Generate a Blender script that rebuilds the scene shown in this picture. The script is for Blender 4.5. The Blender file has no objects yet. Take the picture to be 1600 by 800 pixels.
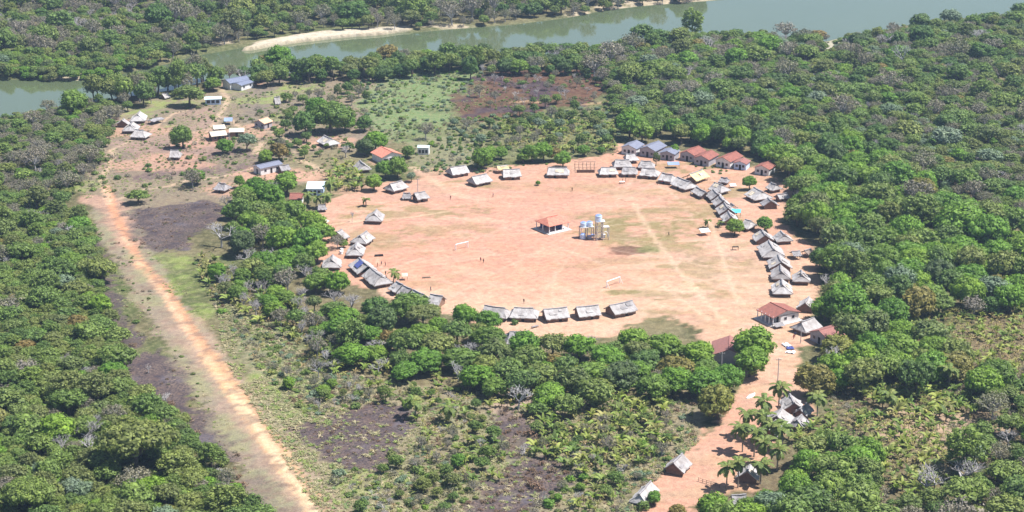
import bpy, math, random
import numpy as np
from math import radians, sin, cos, pi, atan2, sqrt, hypot

# ------------------------------------------------------------------ camera, sky, sun, exposure
scene = bpy.context.scene
CAM_H, PITCH, FOC = 197.0, radians(18.93), 2950.0       # metres above ground, downward pitch, focal length in 1600-px units
cam_d = bpy.data.cameras.new('camera')
cam = bpy.data.objects.new('camera', cam_d)
scene.collection.objects.link(cam)
cam.location = (0, 0, CAM_H)
cam.rotation_euler = (pi / 2 - PITCH, 0, 0)
cam_d.sensor_width = 36.0
cam_d.lens = 36.0 * FOC / 1600.0
cam_d.clip_start = 1.0
cam_d.clip_end = 9000.0
scene.camera = cam

SUN_EL, SUN_AZ = radians(61), radians(92)     # azimuth clockwise from +Y (away from the camera); 90 = from the right
sun_dir = (cos(SUN_EL) * sin(SUN_AZ), cos(SUN_EL) * cos(SUN_AZ), sin(SUN_EL))
world = bpy.data.worlds.new('World')
scene.world = world
world.use_nodes = True
wn = world.node_tree.nodes
wn.clear()
w_sky = wn.new('ShaderNodeTexSky')
w_sky.sky_type = 'NISHITA'
w_sky.sun_disc = False
w_sky.sun_elevation = SUN_EL
w_sky.sun_rotation = SUN_AZ
w_sky.air_density = 1.0
w_sky.dust_density = 0.7
w_bg = wn.new('ShaderNodeBackground')
w_bg.inputs['Strength'].default_value = 0.078
w_out = wn.new('ShaderNodeOutputWorld')
world.node_tree.links.new(w_sky.outputs[0], w_bg.inputs[0])
world.node_tree.links.new(w_bg.outputs[0], w_out.inputs[0])

sun_d = bpy.data.lights.new('sun', 'SUN')
sun_d.energy = 5.0
sun_d.angle = radians(0.53)
sun_d.color = (1.0, 0.98, 0.955)
sun = bpy.data.objects.new('sun', sun_d)
scene.collection.objects.link(sun)
from mathutils import Vector, Matrix
sun.rotation_euler = Vector(sun_dir).to_track_quat('Z', 'Y').to_euler()

vs = scene.view_settings
scene.display_settings.display_device = 'sRGB'
vs.view_transform = 'Standard'
vs.look = 'None'
vs.exposure = 0.95
vs.gamma = 1.0
vs.use_curve_mapping = False
cy = scene.cycles
cy.max_bounces = 5
cy.diffuse_bounces = 3
cy.glossy_bounces = 2
cy.transmission_bounces = 2
cy.volume_bounces = 0
cy.transparent_max_bounces = 4
cy.use_denoising = True
cy.sample_clamp_indirect = 6.0

# ------------------------------------------------------------------ helpers
COL = scene.collection
R = random.Random(11)
NPR = np.random.default_rng(7)
SP, CP = sin(PITCH), cos(PITCH)


def unproj(x, y, z=0.0):
    """ground (or height z) point seen at photograph coordinates x, y"""
    u, v = (x - 800.0) / FOC, (400.0 - y) / FOC
    dy, dz = CP + v * SP, -SP + v * CP
    t = (z - CAM_H) / dz
    return (u * t, dy * t)


def proj(X, Y, Z=0.0):
    zc = Y * CP - (Z - CAM_H) * SP
    yc = Y * SP + (Z - CAM_H) * CP
    return 800.0 + FOC * X / zc, 400.0 - FOC * yc / zc


def scale_at(Y):
    return FOC / (Y * CP + CAM_H * SP)


def lin(c):
    return tuple(((v / 255.0) / 12.92 if v / 255.0 <= 0.04045 else ((v / 255.0 + 0.055) / 1.055) ** 2.4) for v in c)


class MB:
    """collects polygons for one mesh"""
    def __init__(s):
        s.v, s.f, s.m = [], [], []

    def add(s, vs_, fs_, mi=0):
        b = len(s.v)
        s.v.extend(vs_)
        for f in fs_:
            s.f.append(tuple(i + b for i in f))
            s.m.append(mi)

    def box(s, c, d, mi=0, rz=0.0):
        x, y, z = d[0] / 2, d[1] / 2, d[2] / 2
        cr, sr = cos(rz), sin(rz)
        pts = []
        for (a, b_, e) in ((-x, -y, -z), (x, -y, -z), (x, y, -z), (-x, y, -z), (-x, -y, z), (x, -y, z), (x, y, z), (-x, y, z)):
            pts.append((c[0] + a * cr - b_ * sr, c[1] + a * sr + b_ * cr, c[2] + e))
        s.add(pts, ((0, 3, 2, 1), (4, 5, 6, 7), (0, 1, 5, 4), (1, 2, 6, 5), (2, 3, 7, 6), (3, 0, 4, 7)), mi)

    def tube(s, p, q, r0, r1, n=6, mi=0, cap=True):
        p, q = Vector(p), Vector(q)
        d = q - p
        if d.length < 1e-6:
            return
        d.normalize()
        a = d.cross(Vector((0, 0, 1)) if abs(d.z) < 0.9 else Vector((1, 0, 0))).normalized()
        b = d.cross(a)
        pts = []
        for (c, r) in ((p, r0), (q, r1)):
            for i in range(n):
                t = 2 * pi * i / n
                pts.append(tuple(c + a * (cos(t) * r) + b * (sin(t) * r)))
        fs_ = [(i, (i + 1) % n, n + (i + 1) % n, n + i) for i in range(n)]
        if cap:
            fs_.append(tuple(range(n, 2 * n)))
            fs_.append(tuple(range(n - 1, -1, -1)))
        s.add(pts, fs_, mi)

    def mesh(s, name, mats):
        me = bpy.data.meshes.new(name)
        me.from_pydata(s.v, [], s.f)
        for m in (mats if isinstance(mats, (list, tuple)) else [mats]):
            me.materials.append(m)
        if any(s.m):
            me.polygons.foreach_set('material_index', s.m)
        me.update()
        return me


def np_mesh(name, v, f, mat, mi=None, smooth=False):
    """mesh from numpy arrays; f is (n,3) or (n,4)"""
    me = bpy.data.meshes.new(name)
    n, k = f.shape
    me.vertices.add(len(v))
    me.vertices.foreach_set('co', np.asarray(v, dtype=np.float32).ravel())
    me.loops.add(n * k)
    me.loops.foreach_set('vertex_index', f.astype(np.int32).ravel())
    me.polygons.add(n)
    me.polygons.foreach_set('loop_start', np.arange(0, n * k, k, dtype=np.int32))
    for m in (mat if isinstance(mat, (list, tuple)) else [mat]):
        me.materials.append(m)
    if mi is not None:
        me.polygons.foreach_set('material_index', mi.astype(np.int32))
    if smooth:
        me.polygons.foreach_set('use_smooth', np.ones(n, dtype=bool))
    me.update(calc_edges=True)
    return me


def ob(name, data, parent=None, loc=None, rz=None, scale=None):
    o = bpy.data.objects.new(name, data)
    COL.objects.link(o)
    if parent is not None:
        o.parent = parent
    if loc is not None:
        o.location = loc
    if rz is not None:
        o.rotation_euler = (0, 0, rz)
    if scale is not None:
        o.scale = scale
    return o


def tag(o, label=None, cat=None, group=None, kind=None):
    if label:
        o['label'] = label
    if cat:
        o['category'] = cat
    if group:
        o['group'] = group
    if kind:
        o['kind'] = kind
    return o


# value noise on numpy arrays
_lat = NPR.random((256, 256))


def vnoise(x, y):
    xi, yi = np.floor(x).astype(int), np.floor(y).astype(int)
    fx, fy = x - xi, y - yi
    fx, fy = fx * fx * (3 - 2 * fx), fy * fy * (3 - 2 * fy)
    a, b = _lat[xi % 256, yi % 256], _lat[(xi + 1) % 256, yi % 256]
    c, d = _lat[xi % 256, (yi + 1) % 256], _lat[(xi + 1) % 256, (yi + 1) % 256]
    return (a * (1 - fx) + b * fx) * (1 - fy) + (c * (1 - fx) + d * fx) * fy


_fbm_memo = {}


def fbm(x, y, s, octv=4, off=0.0):
    key = (id(x), id(y), s, octv, off)
    if key in _fbm_memo and _fbm_memo[key][0] is x and _fbm_memo[key][1] is y:
        return _fbm_memo[key][2]
    t, a, n = 0.0, 1.0, 0.0
    f = 1.0 / s
    for i in range(octv):
        t = t + a * vnoise(x * f + off + 17.3 * i, y * f + off * 1.7 + 9.1 * i)
        n += a
        a *= 0.55
        f *= 2.03
    if np.size(x) > 100000:
        _fbm_memo[key] = (x, y, t / n)
    return t / n


def inside(poly, x, y):
    """even-odd test on arrays"""
    x, y = np.asarray(x, float), np.asarray(y, float)
    r = np.zeros(x.shape, bool)
    n = len(poly)
    for i in range(n):
        (x1, y1), (x2, y2) = poly[i], poly[(i + 1) % n]
        if y1 == y2:
            continue
        c = ((y1 > y) != (y2 > y)) & (x < (x2 - x1) * (y - y1) / (y2 - y1) + x1)
        r ^= c
    return r


def seg_dist(pts, x, y):
    d = np.full(np.shape(x), 1e9)
    for (a, b) in zip(pts[:-1], pts[1:]):
        ax, ay = a
        dx, dy = b[0] - ax, b[1] - ay
        L = dx * dx + dy * dy + 1e-9
        t = np.clip(((x - ax) * dx + (y - ay) * dy) / L, 0, 1)
        d = np.minimum(d, np.hypot(x - ax - t * dx, y - ay - t * dy))
    return d


def poly_sd(poly, x, y):
    """signed distance, positive inside"""
    d = seg_dist(list(poly) + [poly[0]], x, y)
    return np.where(inside(poly, x, y), d, -d)


def sstep(a, b, v):
    t = np.clip((v - a) / (b - a), 0, 1)
    return t * t * (3 - 2 * t)


def W(pts, z=0.0):
    return [unproj(px, py, z) for (px, py) in pts]


# ------------------------------------------------------------------ materials
def new_mat(name):
    m = bpy.data.materials.new(name)
    m.use_nodes = True
    nt = m.node_tree
    p = nt.nodes['Principled BSDF']
    p.inputs['Roughness'].default_value = 0.9
    p.inputs['Specular IOR Level'].default_value = 0.15
    return m, nt, p


def mixc(nt, fac, a, b, blend='MIX'):
    n = nt.nodes.new('ShaderNodeMix')
    n.data_type = 'RGBA'
    n.blend_type = blend
    n.clamp_factor = True
    for sock, val in ((n.inputs[0], fac), (n.inputs[6], a), (n.inputs[7], b)):
        if hasattr(val, 'is_linked'):
            nt.links.new(val, sock)
        elif isinstance(val, (int, float)):
            sock.default_value = val
        else:
            sock.default_value = (val[0], val[1], val[2], 1)
    return n.outputs[2]


def noise(nt, scale, detail=4, rough=0.6, coord=None, stretch=None):
    n = nt.nodes.new('ShaderNodeTexNoise')
    n.inputs['Scale'].default_value = scale
    n.inputs['Detail'].default_value = detail
    n.inputs['Roughness'].default_value = rough
    if coord is not None:
        if stretch:
            mp = nt.nodes.new('ShaderNodeMapping')
            mp.inputs['Scale'].default_value = stretch
            nt.links.new(coord, mp.inputs[0])
            nt.links.new(mp.outputs[0], n.inputs['Vector'])
        else:
            nt.links.new(coord, n.inputs['Vector'])
    return n.outputs['Fac']


def ramp(nt, fac, stops):
    n = nt.nodes.new('ShaderNodeValToRGB')
    el = n.color_ramp.elements
    while len(el) > 1:
        el.remove(el[-1])
    for i, (p, c) in enumerate(stops):
        e = el[0] if i == 0 else el.new(p)
        e.position = p
        e.color = (c[0], c[1], c[2], 1) if not isinstance(c, (int, float)) else (c, c, c, 1)
    nt.links.new(fac, n.inputs[0])
    return n.outputs[0]


def coords(nt, which='Object'):
    return nt.nodes.new('ShaderNodeTexCoord').outputs[which]


def bump(nt, p, h, strength=0.5, dist=0.1):
    b = nt.nodes.new('ShaderNodeBump')
    b.inputs['Strength'].default_value = strength
    b.inputs['Distance'].default_value = dist
    nt.links.new(h, b.inputs['Height'])
    nt.links.new(b.outputs[0], p.inputs['Normal'])


def leaf_mat(name, cols, trans=0.25, island=0.5, rough=0.6):
    """foliage: tint differs from plant to plant and from leaf clump to leaf clump"""
    m, nt, p = new_mat(name)
    oi = nt.nodes.new('ShaderNodeObjectInfo')
    n = len(cols)
    c = ramp(nt, oi.outputs['Random'], [(i / max(1, n - 1), cols[i]) for i in range(n)])
    g = nt.nodes.new('ShaderNodeNewGeometry')
    v = ramp(nt, g.outputs['Random Per Island'], [(0, 1 - island), (1, 1 + island)])
    c = mixc(nt, 1.0, c, v, 'MULTIPLY')
    # clumps of younger, yellower growth
    nz = noise(nt, 1.6, 2, 0.5, coords(nt))
    y = mixc(nt, 1.0, c, (1.15, 1.13, 0.92), 'MULTIPLY')
    c = mixc(nt, ramp(nt, nz, [(0.45, 0.0), (0.62, 0.8)]), c, y)
    nt.links.new(c, p.inputs['Base Color'])
    p.inputs['Roughness'].default_value = rough
    p.inputs['Specular IOR Level'].default_value = 0.25
    tr = nt.nodes.new('ShaderNodeBsdfTranslucent')
    ct = mixc(nt, 1.0, c, (1.05, 1.25, 0.6), 'MULTIPLY')
    nt.links.new(ct, tr.inputs[0])
    mx = nt.nodes.new('ShaderNodeMixShader')
    mx.inputs[0].default_value = trans
    nt.links.new(p.outputs[0], mx.inputs[1])
    nt.links.new(tr.outputs[0], mx.inputs[2])
    nt.links.new(mx.outputs[0], nt.nodes['Material Output'].inputs[0])
    return m


def plain_mat(name, col, var=0.25, scale=2.0, rough=0.85, objvar=0.0, stretch=None, bmp=0.0, col2=None, spec=0.2):
    m, nt, p = new_mat(name)
    tc = coords(nt)
    nz = noise(nt, scale, 5, 0.6, tc, stretch)
    v = ramp(nt, nz, [(0.25, 1 - var), (0.75, 1 + var)])
    base = col
    if col2 is not None:
        oi = nt.nodes.new('ShaderNodeObjectInfo')
        base = mixc(nt, oi.outputs['Random'], col, col2)
    c = mixc(nt, 1.0, base, v, 'MULTIPLY')
    nt.links.new(c, p.inputs['Base Color'])
    p.inputs['Roughness'].default_value = rough
    p.inputs['Specular IOR Level'].default_value = spec
    if bmp:
        bump(nt, p, nz, bmp, 0.08)
    return m
# ------------------------------------------------------------------ ground sheet with its albedo regions
K = 0.50                      # photograph colour -> albedo


def alb(r, g, b, k=K):
    c = lin((r, g, b))
    return np.array([min(0.8, v * k) for v in c])


xs = np.concatenate([[-5000, -2000, -900, -500, -380], np.arange(-320, 320.1, 1.2), [380, 500, 900, 2000, 5000]])
ys = np.concatenate([[-3000, -1000, -200, 150, 280, 345], np.arange(372, 640, 1.0), np.arange(640, 1085, 1.6), [1110, 1160, 1250, 1500, 2000, 3000, 7000]])
NX, NY = len(xs), len(ys)
GX, GY = np.meshgrid(xs, ys, indexing='xy')
gx, gy = GX.ravel(), GY.ravel()
gpx, gpy = proj(gx, np.maximum(gy, 300.0), 0.0)
n_big = fbm(gx, gy, 40, 4, 3.0)
n_mid = fbm(gx, gy, 11, 4, 31.0)
n_fine = fbm(gx, gy, 3.2, 3, 77.0)
n_xf = NPR.random(len(gx))
# streaks running across the view (wheel ruts, washed earth)
n_str = fbm(gx * 0.25 + gy * 0.1, gy * 1.1, 5.0, 4, 12.0)
wob = (n_mid - 0.5) * 9 + (n_fine - 0.5) * 4
nfe = fbm(gx, gy, 2.1, 3, 141.0) - 0.5            # ragged edges instead of blurred ones

river_far = [(-700, 118), (-80, 120), (60, 121), (125, 122), (190, 112), (262, 96), (300, 84), (335, 78), (380, 70), (440, 60), (520, 52), (600, 46), (640, 48),
             (700, 42), (800, 35), (880, 25), (950, 12), (1000, 6), (1090, -1), (1200, -10), (1400, -24), (1700, -40), (2300, -75)]
river_near = [(2300, -20), (1700, 14), (1600, 20), (1450, 30), (1390, 42), (1352, 48), (1320, 54), (1290, 62), (1200, 60), (1100, 60), (1000, 66), (900, 84), (800, 90),
              (700, 92), (620, 98), (560, 104), (500, 108), (440, 112), (380, 118), (320, 124), (270, 138), (200, 148), (130, 158), (70, 170), (0, 180), (-90, 186), (-700, 205)]
RIVER = W(river_far + river_near)
sand_px = [(376, 76), (400, 66), (440, 58), (500, 49), (560, 44), (610, 42), (640, 40), (642, 46), (600, 51), (540, 56), (480, 62), (430, 69), (395, 76)]
SAND = W(sand_px)
riv = poly_sd(RIVER, gx, gy)
sand_sd = poly_sd(SAND, gx, gy)

# base: scrub and forest floor
C = np.empty((len(gx), 3))
t = sstep(0.35, 0.65, n_mid)[:, None]
C[:] = alb(112, 108, 76) * (1 - t) + alb(150, 138, 104) * t
t = (sstep(0.48, 0.66, n_big) * 0.6)[:, None]
C = C * (1 - t) + alb(105, 122, 70) * t
veg = np.full(len(gx), 0.5)          # how grassy the surface is


def lay(mask, col, v=None):
    global C, veg
    m = np.clip(mask, 0, 1)
    C = C * (1 - m[:, None]) + np.asarray(col)[None, :] * m[:, None]
    if v is not None:
        veg = veg * (1 - m) + v * m


def _box(pts, mar):
    X = [p[0] for p in pts]
    Y = [p[1] for p in pts]
    return np.nonzero((gx > min(X) - mar) & (gx < max(X) + mar) & (gy > min(Y) - mar) & (gy < max(Y) + mar))[0]


def pol(px, soft=3.0, wb=1.0):
    pts = W(px)
    i = _box(pts, soft + 8 * wb + 2)
    r = np.zeros(len(gx))
    r[i] = sstep(-soft * .4, soft * .4, poly_sd(pts, gx[i], gy[i]) + wob[i] * wb + nfe[i] * soft * 2.6)
    return r


def stroke(px, w, soft=1.0, wb=0.15):
    pts = W(px)
    i = _box(pts, w + soft + 8 * wb + 2)
    r = np.zeros(len(gx))
    r[i] = 1 - sstep(w / 2 - soft * .5, w / 2 + soft * .5, seg_dist(pts, gx[i], gy[i]) + wob[i] * wb + nfe[i] * soft * 2.0)
    return r


def crisp(px, w, wv=0.35):
    pts = W(px)
    i = _box(pts, w + 4)
    r = np.zeros(len(gx))
    r[i] = 1 - sstep(w / 2 - .45, w / 2 + .45, seg_dist(pts, gx[i], gy[i]) + (n_mid[i] - .5) * 2.2 * wv + nfe[i] * wv * 2)
    return r


def blob(x, y, rx, ry_m, soft=0.5, wb=0.25):
    """ellipse: centre in the photograph, radii in metres"""
    cx, cy_ = unproj(x, y)
    d = np.hypot((gx - cx) / rx, (gy - cy_) / ry_m) + wob / max(rx, ry_m) * wb
    return 1 - sstep(1 - soft * .45, 1 + soft * .45, d + nfe * soft * 2.2)


# forest floors, dark leaf litter
lay(pol([(-100, 330), (150, 345), (165, 430), (150, 480), (195, 540), (215, 600), (290, 640), (310, 690), (430, 830), (-200, 830)], 3) * 0.9, alb(88, 86, 58), 0.6)
lay(pol([(1300, 560), (1640, 470), (1640, 830), (1100, 830), (1180, 700), (1290, 640)], 3) * 0.7, alb(142, 122, 98), 0.4)
lay(pol([(380, 420), (520, 430), (740, 500), (900, 530), (1100, 540), (1100, 640), (800, 640), (500, 600), (330, 480)], 3) * 0.6, alb(140, 126, 96), 0.5)
# dry open scrub, bottom middle
lay(pol([(330, 440), (430, 520), (520, 580), (700, 610), (830, 620), (1100, 620), (1090, 690), (1000, 760), (980, 840), (520, 840), (440, 700)], 4) * 0.75, alb(176, 160, 132), 0.8)
lay(pol([(350, 480), (480, 520), (520, 600), (470, 660), (410, 590)], 4) * (0.35 + 0.5 * n_mid), alb(140, 156, 108), 0.9)
lay(pol([(640, 640), (760, 620), (880, 740), (820, 800), (560, 800), (620, 720)], 4) * sstep(0.4, 0.6, n_mid) * 0.7, alb(168, 168, 128), 0.9)
# north-west clearing
lay(pol([(100, 250), (160, 190), (190, 150), (300, 150), (350, 115), (480, 120), (620, 120), (640, 200), (560, 250), (460, 290), (330, 320), (230, 345), (130, 320)], 4) * 0.8, alb(172, 152, 132), 0.5)
lay(pol([(210, 225), (330, 215), (400, 240), (420, 270), (300, 275), (180, 280), (150, 260)], 3) * (0.25 + 0.75 * sstep(0.38, 0.6, n_mid)), alb(140, 118, 112), 0.3)
lay(pol([(180, 178), (330, 170), (330, 240), (220, 250), (170, 220)], 3) * sstep(0.35, 0.6, n_mid) * 0.8, alb(190, 158, 142), 0.2)
lay(pol([(420, 200), (560, 170), (640, 200), (560, 240), (440, 250)], 3) * sstep(0.35, 0.6, n_mid) * 0.7, alb(160, 142, 128), 0.4)
lay(pol([(370, 120), (480, 110), (520, 170), (450, 195), (380, 190)], 3) * sstep(0.4, 0.55, n_mid) * 0.8, alb(150, 136, 124), 0.5)
lay(pol([(425, 250), (530, 230), (600, 245), (540, 275), (450, 275)], 3) * 0.6, alb(150, 140, 100), 0.7)
# green field and pasture
lay(pol([(596, 118), (700, 105), (752, 112), (735, 150), (700, 175), (710, 215), (640, 225), (590, 215), (560, 160)], 3) * (0.45 + 0.5 * sstep(0.35, 0.6, n_mid)), alb(140, 164, 108), 1.0)
lay(pol([(700, 190), (960, 165), (980, 230), (860, 250), (690, 245), (640, 225)], 3) * 0.75, alb(142, 146, 100), 0.9)
lay(pol([(640, 215), (760, 215), (740, 270), (660, 275)], 3) * 0.6, alb(164, 160, 128), 0.8)
# scorched red-brown field
lay(pol([(704, 150), (760, 112), (850, 108), (930, 112), (960, 140), (905, 165), (850, 172), (800, 190), (720, 186)], 2.5) * (0.6 + 0.4 * n_mid), alb(124, 82, 72), 0.2)
lay(pol([(704, 150), (760, 112), (850, 108), (905, 165), (720, 186)], 2.5) * sstep(0.5, 0.62, n_mid), alb(96, 78, 84), 0.2)
lay(stroke([(800, 161), (826, 158), (840, 160)], 2.5) * 0.8, alb(214, 176, 140))
lay(stroke([(905, 165), (930, 162), (960, 158)], 3) * 0.8, alb(200, 168, 130))
lay(pol([(1140, 130), (1230, 130), (1240, 160), (1120, 170)], 3) * 0.6, alb(140, 100, 90), 0.2)
lay(pol([(1480, 270), (1620, 255), (1640, 320), (1500, 310)], 4) * 0.7, alb(116, 98, 84), 0.2)
lay(pol([(1520, 135), (1640, 120), (1640, 150), (1540, 152)], 3) * 0.8, alb(130, 104, 88), 0.2)
lay(stroke([(1546, 248), (1552, 240), (1560, 234)], 3) * 0.9, alb(204, 190, 170))
# bright grass patches
for (x, y, rx, ry) in ((128, 291, 9, 7), (385, 156, 8, 6), (405, 157, 8, 6), (372, 140, 7, 6), (452, 146, 10, 10), (470, 135, 8, 8), (230, 165, 11, 9), (205, 178, 9, 7), (300, 160, 9, 5), (270, 150, 9, 6),
                         (265, 410, 7, 9), (285, 445, 6, 10), (305, 490, 6, 9), (415, 600, 6, 9), (440, 645, 4, 5), (455, 612, 4, 5), (555, 755, 9, 7), (540, 730, 6, 5), (690, 135, 16, 16), (640, 150, 16, 18),
                         (660, 185, 14, 14), (625, 125, 8, 8), (1100, 255, 6, 6), (120, 195, 6, 4), (250, 200, 4, 4), (440, 185, 5, 6)):
    lay(blob(x, y, rx, ry, 0.6, 0.6) * (0.10 + 0.6 * sstep(0.38, 0.62, fbm(gx, gy, 3.0, 3, 29.0))), alb(166, 186, 98) if x < 600 else alb(140, 168, 108), 1.0)
# airstrip verge, airstrip, burnt strips along it
strip = [(158, 262), (165, 290), (178, 330), (198, 370), (220, 412), (254, 450), (288, 502), (327, 556), (366, 612), (410, 675), (452, 736), (503, 806), (530, 845)]
char = np.zeros(len(gx))
for (px, mu) in (([(195, 335), (240, 322), (330, 312), (345, 330), (330, 350), (290, 388), (235, 390), (205, 372)], 1.0),
                 ([(150, 380), (172, 400), (180, 450), (215, 520), (220, 545), (185, 540), (160, 470), (155, 430)], 0.8),
                 ([(195, 562), (245, 548), (285, 568), (305, 610), (285, 632), (230, 622), (200, 592)], 1.0),
                 ([(290, 635), (325, 640), (345, 680), (375, 720), (350, 725), (305, 680)], 0.9),
                 ([(458, 672), (520, 650), (600, 632), (648, 640), (650, 664), (615, 690), (592, 738), (540, 732), (500, 708), (472, 692)], 1.0),
                 ([(690, 830), (720, 800), (750, 765), (790, 728), (845, 705), (890, 722), (880, 760), (830, 800), (800, 835)], 1.0),
                 ([(780, 650), (830, 648), (850, 690), (800, 720), (770, 700)], 0.8),
                 ([(380, 720), (420, 760), (440, 810), (410, 820), (370, 760)], 0.6),
                 ([(775, 640), (815, 640), (810, 690), (770, 690)], 0.6)):
    m = pol(px, 3.0, 0.6)
    m = sstep(0.35, 0.70, m + (fbm(gx, gy, 2.6, 3, 19.0) - 0.5) * 1.6 * (m > 0.01) + (n_mid - 0.5) * 0.9 * (m > 0.01))
    char = np.maximum(char, m * mu)
    fz = fbm(gx, gy, 1.7, 3, 5.0)
    lay(m * mu * (0.7 + 0.3 * sstep(0.3, 0.5, n_mid)), alb(88, 78, 84), 0.05)
    lay(m * mu * sstep(0.50, 0.60, fz) * sstep(0.42, 0.60, fbm(gx, gy, 5.0, 3, 15.0)) * 0.6, alb(150, 120, 104), 0.2)
    lay(m * mu * sstep(0.56, 0.66, fbm(gx, gy, 2.2, 3, 55.0)) * 0.8, alb(80, 74, 84), 0.1)
    lay(m * mu * sstep(0.66, 0.74, fbm(gx, gy, 9, 3, 58.0)) * 0.5, alb(140, 136, 150), 0.1)
verge = [(140, 318), (195, 318), (240, 400), (300, 490), (370, 585), (440, 670), (510, 750), (575, 840), (410, 840), (370, 730), (300, 610), (240, 520), (200, 450), (165, 385)]
lay(pol(verge, 2.2, 0.5) * 0.85, alb(182, 162, 142), 0.45)
lay(pol(verge, 2.2, 0.5) * sstep(0.48, 0.62, n_mid) * 0.7, alb(172, 166, 132), 0.8)
lay(stroke(strip[6:], 11, 1.5, 0.5) * (0.3 + 0.35 * sstep(0.35, 0.6, fbm(gx, gy, 5, 4, 21.0))), alb(210, 174, 152), 0.2)
lay(stroke([(142, 312), (168, 316), (180, 330), (200, 380)], 9, 2, 0.5) * 0.8, alb(218, 174, 150), 0.1)
lay(stroke(strip[2:6], 5.5, 1.2, 0.3) * 0.4, alb(222, 176, 146), 0.1)
lay(crisp(strip[1:6], 3.0), alb(236, 174, 136), 0.0)
lay(crisp(strip[4:9], 4.0), alb(238, 182, 140), 0.0)
lay(crisp(strip[7:], 5.6, .5), alb(244, 196, 150), 0.0)
lay(crisp(strip[8:], 3.4, .6) * 0.8, alb(252, 222, 178), 0.0)
lay(stroke([(x + 9, y) for (x, y) in strip[6:]], 0.9, 0.5, 0.1) * 0.6, alb(206, 160, 126), 0.0)
for off_, w_ in ((-3, 0.5), (4, 0.5), (12, 0.6), (-11, 0.7)):
    lay(stroke([(x + off_ * y / 600, y) for (x, y) in strip[3:]], w_ + 0.7, 0.45, 0.12) * sstep(0.42, 0.56, fbm(gx, gy, 7, 3, 70.0 + off_)) * 0.4, alb(204, 158, 128) if off_ > 0 else alb(250, 222, 186), 0.0)
lay(pol(verge, 2.2, 0.5) * sstep(0.56, 0.66, fbm(gx, gy, 2.4, 3, 41.0)) * 0.6, alb(160, 132, 116), 0.2)
# grass edging of the strip
for px in ([(208, 400), (240, 470), (285, 560), (330, 640), (395, 740)], ):
    lay(stroke(px, 5, 2, 0.4) * sstep(0.4, 0.6, n_mid) * 0.6, alb(176, 172, 128), 0.7)

plaza = [(498, 330), (520, 312), (560, 296), (620, 284), (690, 272), (770, 262), (850, 255), (920, 246), (958, 238), (965, 225), (1000, 224), (1080, 240), (1180, 262), (1228, 290), (1236, 320), (1218, 345), (1240, 362),
         (1275, 395), (1285, 440), (1272, 480), (1262, 505), (1285, 520), (1280, 540), (1250, 545), (1246, 600), (1268, 640), (1262, 665), (1222, 690), (1200, 720), (1185, 765), (1130, 775), (1075, 800), (1060, 840), (985, 840), (1000, 780), (1030, 745),
         (1040, 715), (1080, 700), (1110, 670), (1140, 640), (1162, 590), (1150, 560), (1100, 545), (1075, 510), (1040, 490), (1000, 500), (950, 525), (860, 530), (780, 520), (730, 500), (640, 478), (585, 456), (530, 436), (500, 415), (492, 370)]
pm = pol(plaza, 2.0, 0.6)
lay(pm, alb(232, 178, 150), 0.05)
lay(pm * sstep(0.42, 0.62, n_big) * 0.5, alb(236, 188, 160), 0.05)
lay(pm * blob(1080, 480, 75, 60, 0.4) * 0.75, alb(240, 198, 166))
lay(pm * blob(880, 462, 60, 22, 0.5) * 0.85, alb(240, 199, 167))
lay(pm * blob(760, 345, 40, 40, 0.5) * 0.7, alb(234, 176, 150))
lay(pm * blob(800, 420, 45, 26, 0.5) * 0.7, alb(236, 174, 144))
lay(pm * sstep(0.54, 0.66, n_str) * 0.32, alb(222, 172, 146), 0.1)
n_s2 = fbm(gx * 0.4 - gy * 0.12, gy, 3.0, 4, 61.0)
lay(pm * sstep(0.56, 0.68, n_s2) * 0.28, alb(214, 160, 130), 0.1)
lay(pm * sstep(0.58, 0.70, fbm(gx * 0.5, gy, 7.0, 4, 81.0)) * 0.28, alb(250, 214, 182), 0.0)
lay(pm * sstep(900, 1000, gpx) * sstep(0.48, 0.62, fbm(gx * 0.35 + gy * 0.2, gy, 6.0, 4, 93.0)) * 0.34, alb(200, 172, 132), 0.35)
# thin dry grass on the plaza
n_gr = fbm(gx * 0.6, gy * 1.25, 5, 4, 40.0)
for (x, y, rx, ry, mu) in ((985, 362, 17, 14, 0.75), (950, 350, 9, 8, 0.7), (1040, 380, 12, 8, 0.6), (1000, 340, 20, 10, 0.5), (1080, 330, 20, 12, 0.45), (1050, 290, 18, 8, 0.4), (960, 295, 22, 9, 0.35),
                           (1100, 420, 20, 10, 0.4), (1085, 450, 12, 8, 0.45), (640, 330, 22, 10, 0.5), (600, 370, 16, 9, 0.5), (700, 330, 14, 7, 0.5), (690, 360, 18, 8, 0.45), (570, 330, 9, 10, 0.55),
                           (620, 390, 16, 6, 0.4), (1150, 300, 6, 7, 0.6), (720, 290, 10, 8, 0.8), (676, 298, 8, 7, 0.7), (800, 290, 16, 5, 0.35), (972, 457, 6, 2.6, 0.9), (1005, 468, 4, 3.4, 0.9), (1035, 492, 9, 4, 0.55), (680, 440, 11, 6, 0.35),
                           (1060, 460, 16, 9, 0.35), (1125, 395, 12, 14, 0.4), (1110, 345, 14, 12, 0.4), (1000, 415, 24, 8, 0.35), (1100, 258, 7, 7, 0.9), (1050, 262, 6, 5, 0.6), (1072, 268, 3, 4, 0.8), (560, 345, 10, 6, 0.5), (1090, 310, 9, 7, 0.4)):
    lay(blob(x, y, rx, ry, 0.6, 0.5) * mu * sstep(0.40, 0.56, n_gr), alb(168, 152, 104), 0.6)
lay(blob(987, 391, 7, 4.5, 0.3, 0.3) * 0.85, alb(132, 96, 82), 0.2)
lay(blob(1012, 390, 4, 4, 0.4, 0.3) * 0.6, alb(140, 150, 90), 0.8)
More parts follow.
